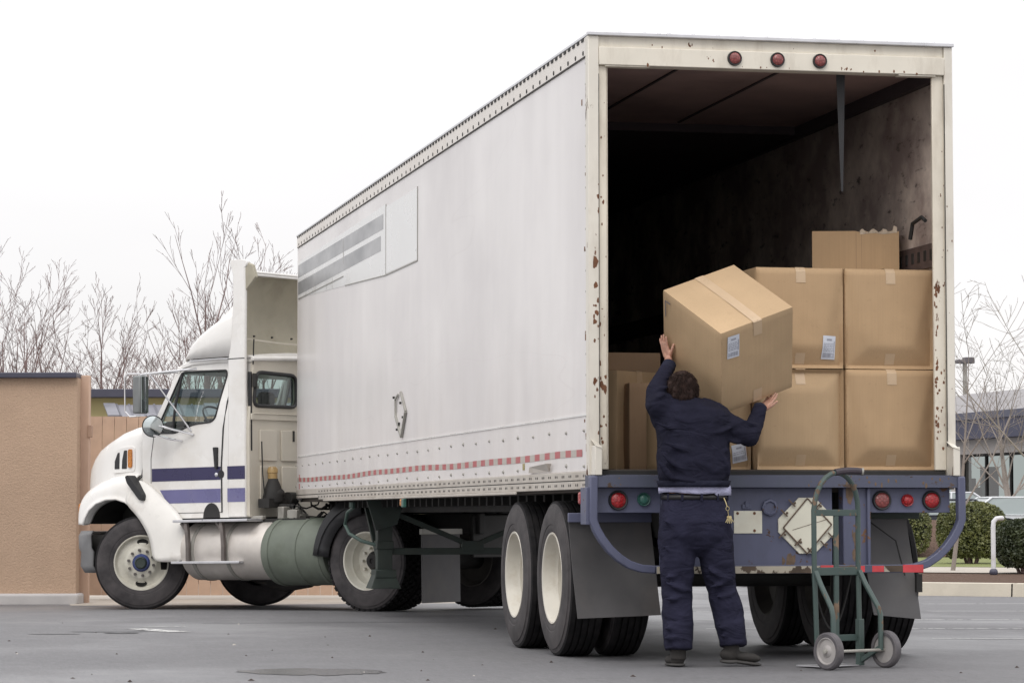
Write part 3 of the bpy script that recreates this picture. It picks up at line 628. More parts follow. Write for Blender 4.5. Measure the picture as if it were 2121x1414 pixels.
# ================================================================== trailer
TW,TL,TH=2.466,14.05,4.068
tr=empty('box_trailer',(0,0,0),label='long off-white box trailer with open rear, dark cargo hold and lavender blue bumper',category='trailer')
def tp(name,mb,m,bevel=0,parent=tr,smooth=False,**k): return mb.build(name,m,parent,smooth,bevel,**k)
def yv(u,v,d): return (d,u,v)
tp('side_panel',MB().box(0,.03,.07,13.97,1.235,3.92),M['skin'],.002)
tp('side_panel',MB().box(TW-.03,TW,.07,13.97,1.235,3.92),M['skin'],.002)
tp('front_wall',MB().box(.0,TW,13.975,14.05,1.12,4.04),M['skin'],.01)
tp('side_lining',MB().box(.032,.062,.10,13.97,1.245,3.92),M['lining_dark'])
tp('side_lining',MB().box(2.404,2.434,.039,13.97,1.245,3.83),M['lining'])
mb=MB()
mb.box(2.36,2.434,.10,13.97,3.832,3.92); tp('lining_trim',mb,M['lining_dark'])
mb=MB().box(2.385,2.4035,.10,13.9,2.60,2.76); mb2=MB()
for k in range(60): mb2.box(2.381,2.3848,.16+k*.12,.20+k*.12,2.65,2.72)
cr=tp('cargo_track',mb,M['track']); tp('track_slots',mb2,M['dark'],0,cr,kind='stuff')
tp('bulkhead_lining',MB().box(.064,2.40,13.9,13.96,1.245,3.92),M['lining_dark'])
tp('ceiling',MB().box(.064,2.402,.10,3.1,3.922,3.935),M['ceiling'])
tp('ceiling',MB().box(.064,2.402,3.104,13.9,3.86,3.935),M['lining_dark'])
mb=MB()
for x in (.70,1.40): mb.box(x,x+.018,.12,3.0,3.912,3.9215)
tp('ceiling_seams',mb,M['lining_dark'])
mb=MB().box(.04,2.42,.062,13.9,1.10,1.243)
for k in range(14): mb.box(.07+k*.168,.07+k*.168+.160,.10,13.8,1.2435,1.2475)
tp('floor',mb,M['wood_floor'],.002)
# roof + rails
mb=MB().box(-.012,TW+.012,.0,14.06,4.05,4.07); tp('roof',mb,M['alu'],.004)
mb=MB(); mb.box(-.008,.029,.06,14.03,3.925,4.048); mb.box(TW-.029,TW+.008,.06,14.03,3.925,4.048)
rl=tp('top_rail',mb,M['toprail'],.003)
mb=MB()
for k in range(108): mb.box(-.013,-.0085,.12+k*.129,.18+k*.129,4.028,4.048)
for k in range(64): mb.lathe([(.017,0),(.015,.003)],(-.0085,.14+k*.218,3.952),(-1,0,0),8,True)
mb.box(-.0105,-.0085,.06,14.0,3.921,3.928)
tp('rail_rivets',mb,M['dark'],0,rl)
mb=MB(); mb.box(-.012,.029,.03,12.25,1.118,1.172); mb.box(-.010,.029,.03,14.0,1.176,1.234); mb.box(-.010,.029,12.25,14.0,1.138,1.1735); mb.box(-.03,-.013,2.2,11.8,1.098,1.1175)
mb.box(TW-.03,TW+.012,.03,14.0,1.118,1.234)
rl=tp('bottom_rail',mb,M['rail'],.004)
mb=MB()
for k in range(60):
    y=.10+k*.205
    for dy in (0,.05):
        for z in (1.205,1.146):
            mb.lathe([(.010,0),(.009,.002)],(-.0125 if z<1.17 else -.0105,y+dy,z),(-1,0,0),6,True)
mb.box(-.0118,-.0095,.03,14.0,1.1715,1.1765); tp('rail_bolts',mb,M['dark'],0,rl)
tp('seam_strip',MB().box(-.006,-.0005,.08,13.95,1.592,1.604),M['decal'])
# rivets standing out of the skin
mb=MB(); random.seed(4)
for k in range(28):
    y=.16+k*.515
    for z in (1.50,1.268+.004*math.sin(k)):
        zz=z+random.uniform(-.006,.006); r=random.uniform(.011,.016)
        mb.lathe([(r,0),(r*.9,.006),(r*.4,.012)],(-.0005,y,zz),(-1,0,0),8,True)
for k in range(19): mb.lathe([(.010,0),(.007,.006)],(-.0005,.095,1.45+k*.135),(-1,0,0),8,True)
tp('panel_rivets',mb,M['steel'],smooth=True,kind='stuff')
mb=MB()
for (y,z,l) in ((.11,2.08,.06),(.14,1.55,.02),(.10,3.15,.02),(.13,2.66,.03),(.09,1.36,.05),(.2,3.62,.04),(.1,1.44,.04)):
    mb.box(-.0022,-.0005,y,y+.022,z,z+l)
tp('panel_nicks',mb,M['rust'],0,kind='stuff')
# red and white tape, slightly wavy as stuck on
mb=MB()
def tz(y): return 1.348+.005*math.sin(y*.9+1)-.010*sm((y-6)/6)+.003*math.sin(y*2.3)
def tape(mb,y0,y1,x): mb.add([(x,y0,tz(y0)-.024),(x,y1,tz(y1)-.024),(x,y1,tz(y1)+.022),(x,y0,tz(y0)+.022)],[(0,1,2,3)])
y=.22
mbr=MB(); mbw=MB()
while y<13.7:
    mbw.m=1; tape(mbw,y,y+.16,-.0025); mbw.m=0; tape(mbw,y+.16,y+.32,-.0025); y+=.32
o=tp('reflective_tape',mbw,[M['tape_white'],M['tape_red']])
mb=MB(); mb.box(-.0035,-.0005,13.80,13.84,1.34,1.40); mb.box(-.0035,-.0005,13.80,13.84,1.24,1.30); tp('tape_scrap',mb,M['tape_red'])
mb=MB().box(-.004,-.0005,2.0,2.06,1.27,1.315); tp('tape_scrap',mb,lens('yellow_tape',(.5,.42,.12)))
mb=MB(); mb.add([(-.016,1.15,1.245),(-.016,1.80,1.245),(-.02,1.76,1.285),(-.045,1.10,1.30),(-.004,1.12,1.30)],[(0,1,2,3),(0,3,4)]); tp('torn_panel_edge',mb,M['rail'])
# decals
def stripe(z0,z1,y0,y1,sl): return MB().prism([(y0,z0),(y1,z0+.01),(y1,z1+.01),(y0-.0,z1),],yv,-.0035,-.0005)
tp('grey_stripe',stripe(3.575,3.715,8.16,13.96,0),M['grey_stripe']); tp('grey_stripe',stripe(3.385,3.525,8.30,13.96,0),M['grey_stripe'])
mb=MB().prism([(6.38,3.14),(8.0,3.15),(8.0,3.765),(6.38,3.76)],yv,-.003,-.0005); tp('decal_patch',mb,M['decal'])
mb=MB().prism([(8.03,3.145),(13.96,3.36),(13.96,3.755),(8.03,3.79)],yv,-.0022,-.0005); tp('decal_patch',mb,M['decal'])
mb=MB(); mb.box(-.0045,-.001,6.35,6.375,3.13,3.77); mb.box(-.0045,-.001,8.005,8.028,3.14,3.79)
mb.tube([(-.003,6.36,3.13),(-.003,8.0,3.138),(-.003,10.5,3.235)],.006,4); mb.tube([(-.003,10.6,3.335),(-.003,13.95,3.35)],.006,4); mb.box(-.004,-.001,10.6,10.62,3.46,3.70)
tp('decal_edge',mb,M['steel'])
# side placard frame (a tilted square of angle strips)
pts=[(7.14,2.035),(6.88,1.855),(7.10,1.64),(7.40,1.835)]
pf=tp('placard_panel',MB().prism(pts,yv,-.005,-.0005),M['skin'])
mb=MB()
for i in range(4):
    a=pts[i]; b=pts[(i+1)%4]
    if i==3: continue
    mb.tube([(-.014,a[0],a[1]),(-.014,b[0],b[1])],.016 if i!=0 else .013,4)
mb.tube([(-.014,pts[3][0],pts[3][1]),(-.014,7.42,1.98),],.012,4); mb.tube([(-.014,7.42,1.98),(-.014,7.27,2.02)],.010,4)
tp('placard_clip',mb,M['steel'],0,pf)
mb=MB()
for (y,z) in ((7.15,1.93),(7.02,1.80),(7.22,1.75),(7.33,1.70),(7.5,1.99)): mb.box(-.02,-.005,y,y+.03,z,z+.02)
tp('placard_screw',mb,M['dark'],0,pf)
# ------------------------------------------------------------------ rear frame
def xz(u,v,d): return (u,d,v)
mb=MB(); mb.box(-.012,.060,-.012,.068,1.205,4.049); tp('corner_post',mb,M['frame_white'],.006)
mb=MB(); mb.box(2.418,TW+.010,-.012,.068,1.205,4.049); tp('corner_post',mb,M['frame_white'],.006)
mb=MB(); mb.box(.0605,.116,.012,.10,1.244,3.858); mb.box(.1165,.126,.02,.05,1.244,3.85); tp('door_jamb',mb,M['frame_cream'],.005)
mb=MB(); mb.box(2.338,2.4175,.012,.038,1.244,3.858); tp('door_jamb',mb,M['frame_cream'],.005)
mb=MB(); mb.box(.061,2.417,.010,.10,3.978,4.049); tp('upper_header',mb,M['header'],.003)
mb=MB(); mb.box(.061,2.417,-.018,.10,3.859,3.977); mb.box(.1,.40,-.012,.06,3.849,3.8585); mb.box(2.1,2.36,-.012,.06,3.848,3.8585)
hd=tp('header_beam',mb,M['header'],.006)
mb=MB(); mb.box(-.016,TW+.016,-.03,.02,4.0495,4.072); tp('roof_edge_trim',mb,M['alu'],.003)
mb=MB()
for k in range(14): mb.ellip((.2+k*.165,-.01,4.074),.014,.014,.007,n=8,m=6)
tp('trim_rivets',mb,M['alu'],smooth='all')
def lamp(x,z,r,m,parent=tr,y=-.012,ring=M['black'],name='marker_lamp'):
    g=MB().lathe([(r*1.28,0),(r*1.28,.012),(r*1.18,.02),(r*1.02,.018),(r*.98,.006)],(x,y,z),(0,-1,0),28,True)
    o=tp(name,g,ring,0,parent,'all' and True)
    l=MB().lathe([(r*.99,.004),(r*.97,.018),(r*.8,.026),(r*.4,.031),(r*.05,.032)],(x,y,z),(0,-1,0),28,True); tp('lens',l,m,0,o,True)
    return o
for x in (.970,1.262,1.552): lamp(x,3.926,.038,M['lens_dull'],y=-.018)
# rust chips of their own shape on the left frame
def chips(mb,n,x0,x1,z0,z1,y,seed,s=.012):
    rnd=random.Random(seed)
    for _ in range(n):
        cx=rnd.uniform(x0,x1); cz=z0+(z1-z0)*rnd.random(); k=rnd.randint(6,9); a0=rnd.random()*6
        r=s*rnd.uniform(.35,1.5); st=rnd.uniform(1,2.6)
        pl=[(min(x1,max(x0,cx+r*rnd.uniform(.5,1.1)*math.cos(a0+2*math.pi*i/k))),cz+st*r*rnd.uniform(.5,1.1)*math.sin(a0+2*math.pi*i/k)) for i in range(k)]
        mb.add([(px,y,pz) for px,pz in pl]+[(cx,y-.0004,cz)],[(i,(i+1)%k,k) for i in range(k)])
mb=MB()
chips(mb,12,.018,.055,2.15,2.62,-.0128,1,.014); chips(mb,7,.03,.057,2.75,3.1,-.0128,2,.006); chips(mb,8,.02,.055,1.25,2.1,-.0128,3,.007)
chips(mb,8,.064,.112,1.75,1.99,.0112,4,.013); chips(mb,7,.064,.112,1.25,1.7,.0112,5,.008); chips(mb,12,.064,.112,2.0,3.7,.0112,6,.006)
chips(mb,30,2.34,2.37,1.45,2.45,.0112,7,.009); chips(mb,14,2.35,2.41,1.35,2.0,.0112,8,.008); chips(mb,10,2.39,2.417,2.4,3.6,.0112,9,.005)
chips(mb,7,1.70,1.78,3.875,3.885,-.0188,11,.006); chips(mb,5,.78,.84,3.90,3.95,-.0188,12,.004); chips(mb,8,.1,2.3,3.98,4.03,.0094,13,.006)
chips(mb,6,2.425,2.465,1.5,3.2,-.0128,14,.005); chips(mb,10,.1,2.3,3.862,3.875,-.0188,15,.006)
tp('rust_chips',mb,M['rust'],kind='stuff')
mb=MB(); mb.box(.0575,.0612,-.0125,-.011,1.3,3.8); mb.box(2.4165,2.4185,-.0125,.0,1.4,3.8); tp('jamb_gap',mb,M['dark'])
# sill, threshold
mb=MB().box(.062,2.404,.0,.06,1.206,1.238); tp('threshold',mb,M['dark'],.003)
mb=MB().box(-.02,TW+.03,-.11,.065,1.128,1.2045); mb.box(.10,2.40,-.100,.0,1.205,1.2095); sill=tp('rear_sill',mb,M['blue_dark'],.008)
# lamp plates and centre panel
tp('lamp_plate',MB().box(.02,.455,-.035,.02,.965,1.1275),M['blue'],.004)
tp('lamp_plate',MB().box(1.862,2.42,-.035,.02,.965,1.1275),M['blue'],.004)
mb=MB().box(.456,1.612,-.03,.01,.62,1.1275); cp=tp('rear_panel',mb,M['blue'],.004)
mb=MB().box(1.680,1.861,-.05,.05,.60,1.1275); mb.box(1.8375,1.8605,-.075,-.051,.62,1.127); tp('bumper_post',mb,M['blue'],.006)
tp('side_plate',MB().box(-.052,.0,-.10,.06,.89,1.1285),M['blue'],.004)
for x,r,m in ((.172,.050,M['lens_red']),(1.948,.050,M['lens_dull']),(2.291,.050,M['lens_red'])): lamp(x,1.046,r,m,y=-.036,name='tail_lamp')
lamp(2.124,1.046,.032,M['lens_red'],y=-.036,name='tail_lamp',ring=M['lens_red']); lamp(.342,1.052,.034,M['lens_green'],y=-.036,name='tail_lamp',ring=M['lens_green'])
g=MB().box(-.045,-.01,.10,.17,1.02,1.10); tp('side_marker',g,M['lens_red'],.012)
g=MB().box(-.05,-.02,6.90,6.98,1.03,1.095); tp('side_marker',g,M['lens_amber'],.012); g=MB().box(-.05,-.02,6.79,6.895,1.02,1.095); tp('marker_bracket',g,M['lens_green'],.006)
# plate with screws, octagonal hazard placard holder
pl=tp('blank_plate',MB().box(.945,1.135,-.036,-.0305,.832,.978),M['placard'],.002)
mb=MB()
for x,z in ((1.083,.962),(1.083,.850),(.97,.962)): mb.disc((x,-.0362,z),(0,-1,0),.010,.003)
tp('plate_screws',mb,M['rust'],0,pl)
g=MB().lathe([(.055,0),(.055,.02),(.04,.024),(.035,.012),(.0,.012)],(1.185,-.03,1.0),(0,-1,0),8,True); tp('locking_boss',g,M['blue'],.002)
g=MB(); g.box(1.0,1.06,-.04,-.0305,.99,1.02); g.box(1.02,1.04,-.045,-.0305,1.0,1.04); tp('bracket',g,M['blue'],.003)
cx,cz,h=1.437,.882,.195; oc=[(-1,.22),(-1,-.22),(-.28,-.93),(.28,-.93),(.92,-.3),(.98,.0),(.92,.3),(.28,.93),(-.28,.93)]
pl=tp('placard_holder',MB().prism([(cx+h*a,cz+h*b) for a,b in oc],xz,-.042,-.0305),M['placard'],.003)
mb=MB(); rh=h*.84; dm=[(0,1.08),(-1.0,-.08),(-.02,-1.1),(1.0,.04)]
tp('placard_flap',MB().prism([(cx+rh*a,cz+rh*b) for a,b in dm],xz,-.050,-.0425),M['placard'],.002,pl)
mb=MB()
def strip(x0,z0,x1,z1,r,y): mb.tube([(x0,y,z0),(x1,y,z1)],r,4)
q=[(cx+rh*a,cz+rh*b) for a,b in dm]
for i in range(4): strip(*q[i],*q[(i+1)%4],.0055,-.052)
strip((q[0][0]+q[1][0])/2-.02,(q[0][1]+q[1][1])/2-.11,(q[2][0]+q[3][0])/2+.06,(q[2][1]+q[3][1])/2+.13,.0022,-.0505)
for (a,b) in ((-.55,.75),(-.82,.42),(.82,-.35),(.55,-.62),(-.35,-.55),(.1,-.85),(-.9,-.3),(.35,.65)):
    x=cx+h*a; z=cz+h*b; s=1 if a*b<0 else -1; mb.tube([(x-.022,-.058,z-.022*s*-1),(x+.022,-.058,z+.022*s*-1)],.006,4); mb.ellip((x+.02,-.058,z),.009,.009,.009,n=8,m=6)
tp('placard_clips',mb,mat('rusty_clips',(.13,.09,.065),.7,.2,.3,20),0,pl)
# underride guard: curved flat bar
def arc(side):
    s=side; X=(lambda x:x) if s<0 else (lambda x:TW-x)
    P=[(-.005,1.20),(-.008,.92),(.015,.86),(.05,.80),(.10,.735),(.16,.68),(.23,.635),(.31,.610),(.40,.603)]
    return [(X(x),z) for x,z in P]
def flatbar(mb,pts,w,y0,y1):
    n=len(pts); o=[];i_=[]
    for k in range(n):
        a=Vector(pts[max(k-1,0)]); b=Vector(pts[min(k+1,n-1)]); t=(b-a).normalized(); nn=Vector((-t.y,t.x))*w/2; p=Vector(pts[k]); o.append(p+nn); i_.append(p-nn)
    mb.rings([[(a.x,y0,a.y),(b.x,y0,b.y),(b.x,y1,b.y),(a.x,y1,a.y)] for a,b in zip(o,i_)])
mb=MB().box(.402,TW-.402,-.125,-.06,.575,.629); mb.box(.46,1.86,-.06,-.03,.60,.619)
bar=ug=tp('underride_guard',mb,M['blue_dark'],.006)
for s in (-1,1):
    mb_=MB(); flatbar(mb_,arc(s),.052,-.125,-.06); tp('guard_arm',mb_,M['blue'],.008,ug)
mb=MB(); mb.box(.405,1.498,-.1262,-.1252,.577,.622); mb.box(1.602,1.738,-.1262,-.1252,.578,.62);mb.box(1.932,2.058,-.1262,-.1252,.582,.622)
tp('worn_patches',mb,chipped('worn_cream',(.40,.36,.29),rust=(.12,.085,.06),thr=.50,sc=9,grime=(.13,.15,.12),stretch=(1,1,1)),0,bar)
mb=MB(); mb.box(1.50,1.60,-.1265,-.1255,.578,.626); mb.box(1.74,1.80,-.1265,-.1255,.582,.622); mb.box(1.85,1.93,-.1265,-.1255,.582,.622); mb.box(2.06,2.20,-.1265,-.1255,.578,.628)
tp('red_tape_blocks',mb,M['tape_redb'],0,bar)
for s in (-1,1):       # horns at each end of the sill
    X=(lambda a,b:(a,b)) if s<0 else (lambda a,b:(TW-b,TW-a))
    mb=MB(); x0,x1=X(.002,.050); mb.box(x0,x1,-.12,-.013,1.206,1.395); tp('dock_bumper_horn',mb,M['frame_white'],.005)
    mb=MB(); mb.add([(x0-.012*(s>0),-.125,1.395),(x1+.0,-.125,1.375),(x1,-.013,1.415),(x0-.012*(s>0),-.013,1.435)],[(0,1,2,3)]); tp('horn_cap',mb,M['frame_white'])
mb=MB()
chips(mb,5,1.70,1.76,1.08,1.12,-.0512,31,.022); chips(mb,9,1.74,1.79,.66,.84,-.0512,32,.018); chips(mb,6,1.27,1.36,.64,.67,-.0312,33,.02); chips(mb,16,1.6,2.4,1.13,1.2,-.1106,34,.007); chips(mb,14,.1,1.5,1.13,1.2,-.1106,35,.006)
tp('rust_chips',mb,mat('ochre_rust',(.14,.095,.065),.85,0,.3,30),kind='stuff')
# hanging strap
st=[]; 
for k in range(9):
    t=k/8; st.append([(1.775+.012*t-(.024*(1-t)+.008),.22+.02*t,3.90-.80*t),(1.775+.012*t+(.024*(1-t)+.008),.225+.02*t,3.90-.80*t),(1.775+.012*t+(.024*(1-t)+.008),.228+.02*t,3.90-.80*t),(1.775+.012*t-(.024*(1-t)+.008),.223+.02*t,3.90-.80*t)])
tp('pull_strap',MB().rings(st),mat('grey_strap',(.035,.035,.037),.7),smooth=True)
mb=MB(); mb.tube([(2.30,.35,2.80),(2.30,.30,2.90),(2.31,.15,2.93),(2.31,.08,2.90)],.014,6); tp('door_latch_hook',mb,M['dark'],smooth=True)
# ------------------------------------------------------------------ underneath
mb=MB()
for x in (.55,1.72): mb.box(x,x+.20,.15,13.6,.98,1.116)
for k in range(44): mb.box(.30,2.2,.25+k*.305,.31+k*.305,1.03,1.116)
tp('underframe',mb,M['dark'])
mb=MB()
for x in (.62,1.70):
    mb.box(x,x+.14,.35,4.6,.80,.979)
    for y in (1.155,2.395): mb.box(x-.02,x+.16,y-.3,y+.3,.66,.80)
    mb.tube([(x+.07,.6,.78),(x+.07,1.78,.70),(x+.07,3.0,.78)],.05,6)
mb.tube([(.3,1.155,.53),(2.15,1.155,.53)],.07,12); mb.tube([(.3,2.395,.53),(2.15,2.395,.53)],.07,12)
for y in (1.35,2.6):
    for x in (.75,1.6): mb.lathe([(.08,0),(.09,.04),(.09,.12),(.06,.17)],(x,y,.63),(0,1,0),16,True)
tp('bogie',mb,M['dark'],smooth=True)
mb=MB(); pts=[]
for k in range(15): t=k/14; pts.append((1.53+.30*t,.2,.62-.42*math.sin(math.pi*t)*1.0))
mb.tube(pts,.008,5); tp('air_hose',mb,M['dark'],smooth=True)
for y,sp in ((1.155,.3),(2.395,.9)):
    wheel(tr,(.135,y,.525),R_(90),'dish',spin=sp,rimmat=M['rim_trailer']); wheel(tr,(.45,y,.525),R_(-90),'inner')
    wheel(tr,(TW-.135,y,.525),R_(-90),'dish',spin=sp); wheel(tr,(TW-.45,y,.525),R_(90),'inner')
def flap(x,y,tilt,m,name='mud_flap',bracket=None):
    rows=[]
    for i in range(9):
        t=i/8; r=[]
        for j in range(9):
            s=j/8; w0=x[1]-x[0]; r.append((x[0]+w0*s+tilt[0]*t,y+.02*math.sin(s*3+t*2)-.05*t*t,x[3]+(x[2]-x[3])*t + (.02*(s-.5) if i==8 else 0)*tilt[1]))
        rows.append(r)
    mb=MB(); n=9; vs=[p for r in rows for p in r]; vs2=[(p[0],p[1]+.012,p[2]) for p in vs]; fs=[]
    for i in range(8):
        for j in range(8):
            a=i*9+j; fs.append((a,a+1,a+10,a+9)); fs.append((a+81,a+90,a+91,a+82))
    ed=[j for j in range(9)]+[i*9+8 for i in range(1,9)]+[72+j for j in range(7,-1,-1)]+[i*9 for i in range(7,0,-1)]
    for a,b in zip(ed,ed[1:]+ed[:1]): fs.append((a,b,b+81,a+81))
    mb.add(vs+vs2,fs); return tp(name,mb,m,0,smooth=True)
f1=flap((-.10,.445,.295,.955),.20,(.055,1),M['flap'])
tp('flap_bracket',MB().box(-.105,.45,.17,.20,.905,.965),M['blue'],.004,f1)
f2=flap((1.92,2.235,.275,.945),.30,(.075,-1.5),M['flap_grey'])
tp('flap_bracket',MB().box(1.87,2.32,.27,.30,.925,.965),M['green_dark'],.004,f2)
mb=MB(); mb.tube([(1.95,.27,.92),(2.14,.24,.78),(2.20,.235,.55)],.006,4); mb.box(2.27,2.31,.2,.235,.44,.56); tp('flap_stiffener',mb,M['dark'],0,f2)
# landing gear
gear=None
for x in (.27,2.04):
    lg=MB(); lg.box(x,x+.15,10.12,10.26,.36,1.02); lg.box(x-.01,x+.16,10.10,10.28,.62,.70); lg.box(x-.03,x+.18,10.05,10.33,.34,.42)
    lo_=tp('landing_leg',lg,M['green_dark'],.008); gear=gear or lo_; lf=MB(); x-=.03; lf.add([(x-.05,10.02,.235),(x+.25,10.02,.235),(x+.25,10.36,.235),(x-.05,10.36,.235),(x,10.07,.37),(x+.2,10.07,.37),(x+.2,10.31,.37),(x,10.31,.37)],[(0,3,2,1),(4,5,6,7),(0,1,5,4),(1,2,6,5),(2,3,7,6),(3,0,4,7)])
    tp('foot',lf,M['green_dark'],.006,lo_)
lb=MB(); lb.box(.42,2.04,10.15,10.22,.565,.63); lb.tube([(.43,10.18,.98),(1.2,10.18,.66)],.035,4); lb.tube([(2.03,10.18,.98),(1.26,10.18,.66)],.035,4)
lb.box(1.12,1.34,10.14,10.23,.60,.70)
for x in (.20,1.97): lb.prism([(x-.05,1.115),(x+.34,1.115),(x+.26,.86),(x+.05,.80)],xz,10.08,10.11)
lb.tube([(.345,10.35,.40),(.36,11.4,1.05)],.03,4)
tp('brace',lb,M['green_dark'],.004,gear)
lc=MB(); lc.tube([(.06,10.3,1.03),(.03,10.5,.98),(.02,10.6,.86),(.05,10.5,.77),(.14,10.3,.70),(.27,10.2,.66)],.018,8); lc.lathe([(.03,0),(.03,.05)],(.05,10.32,1.03),(0,0,1),10,True); tp('crank_handle',lc,mat('crank_green',(.05,.085,.072),.5),0,gear,True)
# ================================================================== tractor unit (local x forward, y left, z up; origin under the drive axle)
tk=empty('semi_truck',(1.40875,13.10787,-.06),(0,R_(.85),R_(131.2)),label='white semi truck cab with navy and lavender door stripes, coupled to the box trailer',category='truck')
def kp(name,mb,m,bevel=0,parent=tk,smooth=False,**k): return mb.build(name,m,parent,smooth,bevel,**k)
def lin(z): return 1.02-.10*sm((z-2.05)/.8)*1.0-.0*z     # cab side tumblehome
def side(s):
    return lambda a,z,d: (a, s*(lin(z)-d), z)
def rounded(pts, r=.04, n=4):
    out=[]; m=len(pts)
    for i in range(m):
        p=Vector(pts[i]); a=Vector(pts[i-1])-p; b=Vector(pts[(i+1)%m])-p
        k=min(r,a.length*.45,b.length*.45); A=p+a.normalized()*k; B=p+b.normalized()*k
        for j in range(n+1):
            t=j/n; q=A*(1-t)**2+p*2*t*(1-t)+B*t*t; out.append((q.x,q.y))
    return out
def refine(pts, step=.12):
    out=[]
    for i in range(len(pts)):
        a=pts[i]; b=pts[(i+1)%len(pts)]; L=math.dist(a,b); k=max(1,int(L/step))
        for j in range(k): t=j/k; out.append((a[0]+(b[0]-a[0])*t,a[1]+(b[1]-a[1])*t))
    return out
outer=[(1.84,1.02),(2.93,1.02),(3.20,1.16),(3.42,1.30),(3.42,2.09),(3.22,2.13),(2.93,2.70),(2.84,2.775),(1.84,2.79)]
win=[(3.165,2.055),(2.875,2.665),(2.20,2.655),(2.185,2.60),(2.30,2.13),(2.36,2.085),(2.60,2.07),(2.74,2.04),(2.90,1.98),(3.155,1.985)]
def belt(z): return z
for s in (1,-1):
    mb=MB().holed(refine(outer),[refine(rounded(win,.05))],side(s),0,.05); kp('cab_side',mb,M['white'])
    # rubber window surround and the vent-window bar
    w=rounded(win,.05); mb=MB()
    mb.tube([(a,s*(lin(z)+.002),z) for a,z in w+[w[0]]],.011,6)
    mb.tube([(2.875,s*(lin(2.655)-.005),2.655),(2.93,s*(lin(2.3)-.005),2.3),(2.955,s*(lin(1.99)-.005),1.99)],.016,6)
    wf=kp('window_frame',mb,M['black'],smooth=True)
    mb=MB(); pts=refine(w,.15); tri=tessellate_polygon([[Vector((u,v,0)) for u,v in pts]]); mb.add([(a,s*(lin(z)-.025),z) for a,z in pts],tri); kp('window_glass',mb,M['glass'],0,wf)
mb=MB().box(1.84,3.30,-.97,.97,1.02,1.08); mb.box(3.36,3.42,-.97,.97,1.08,2.06); kp('cab_floor',mb,M['dark'])
# back wall with corner windows
wl=rounded([(.235,2.245),(.235,2.60),(.90,2.62),(.955,2.245)],.09); wr=[(-a,b) for a,b in wl]
fb=lambda l,z,d:(1.84-d,l,z)
mb=MB().holed(rounded([(-1.02,1.02),(1.02,1.02),(1.02,2.05),(.93,2.79),(-.93,2.79),(-1.02,2.05)],.03),[wl,wr],fb,-.0005,.045)
bw=kp('cab_back',mb,M['cab_back'],.006)
mb=MB()
for (l0,l1,z0,z1) in ((.58,.86,1.64,1.98),(.20,.50,1.64,1.98),(.58,.86,1.20,1.58),(.20,.50,1.20,1.58),(-.86,-.20,1.2,1.98)): mb.box(1.775,1.794,l0,l1,z0,z1)
mb.box(1.775,1.794,.15,1.0,2.09,2.16); mb.box(1.765,1.794,-.9,.97,2.155,2.165)
kp('pressed_panels',mb,M['cab_back'],.012,bw)
for w_ in (wl,wr):
    mb=MB(); mb.tube([(1.792,a,b) for a,b in w_+[w_[0]]],.022,8); f=kp('rear_window_frame',mb,M['black'],0,bw,True)
mb=MB()
for w_ in (wl,wr):
    mb=MB(); tri=tessellate_polygon([[Vector((u,v,0)) for u,v in w_]]); mb.add([(1.815,a,b) for a,b in w_],tri); kp('rear_window_glass',mb,M['glass_d'],0,bw)
mb=MB().box(1.77,1.793,.29,.32,1.86,1.98); kp('hinge',mb,M['dark'],0,bw)
# roof and windscreen
secs=[]
for a,z0 in ((1.80,2.80),(2.3,2.815),(2.72,2.805),(2.86,2.775),(2.93,2.71)):
    secs.append([(a,l,z0+.06*(1-(l/.95)**2)-(.03 if abs(l)>.9 else 0)) for l in (-.945,-.90,-.7,-.35,0,.35,.7,.90,.945)]+[(a,.945,z0-.07),(a,-.945,z0-.07)])
kp('roof',MB().rings(secs),M['white'],.004,smooth=True)
mb=MB(); mb.tube([(1.80,.94,2.775),(2.3,.945,2.79),(2.74,.94,2.785),(2.92,.88,2.73)],.012,6); kp('roof_gutter',mb,M['chrome'],smooth=True)
mb=MB(); g=[(2.955,z) for z in (0,)]
ws=[[(3.25+.06*(1-(l/.9)**2),l*.99,2.10) for l in (-.95,-.6,-.2,.2,.6,.95)],[(2.93+.06*(1-(l/.9)**2),l*.93,2.72) for l in (-.95,-.6,-.2,.2,.6,.95)]]
mb.rings(ws,False,False); kp('windscreen',mb,M['glass'],smooth='all')
mb=MB()
for l in (.93,-.93): mb.tube([(3.21,l*1.02,2.10),(2.93,l*.98,2.72)],.03,6)
mb.tube([(2.99,-.0,2.735),(2.945,.88,2.72)],.025,6); mb.tube([(3.3,0,2.09),(3.23,.94,2.09)],.03,6); kp('windscreen_frame',mb,M['white'],smooth=True)
# cab interior
mb=MB(); mb.box(2.85,3.30,-.93,.93,1.6,2.05); mb.box(2.95,3.2,-.9,.9,2.05,2.12); kp('dashboard',mb,M['dark'],.03)
mb=MB(); mb.lathe([(.22,0),(.235,.018),(.22,.03)],(2.72,.5,2.12),(-.7,0,.7),28); mb.tube([(2.74,.28,2.12),(2.72,.5,2.13),(2.74,.72,2.12)],.018,6); mb.tube([(2.72,.5,2.13),(3.0,.5,1.9)],.03,8); kp('steering_wheel',mb,M['black'],smooth=True)
for l in (.5,-.5):
    mb=MB(); mb.box(2.0,2.45,l-.24,l+.24,1.55,1.72); mb.box(1.95,2.08,l-.22,l+.22,1.7,2.25); mb.box(1.96,2.05,l-.12,l+.12,2.25,2.42); kp('seat',mb,mat('seat_grey',(.07,.075,.08),.8),.05)
mb=MB(); mb.box(2.40,2.43,-.9,-.5,2.12,2.5); kp('cab_paper',mb,mat('tan_board',(.45,.42,.33),.7))
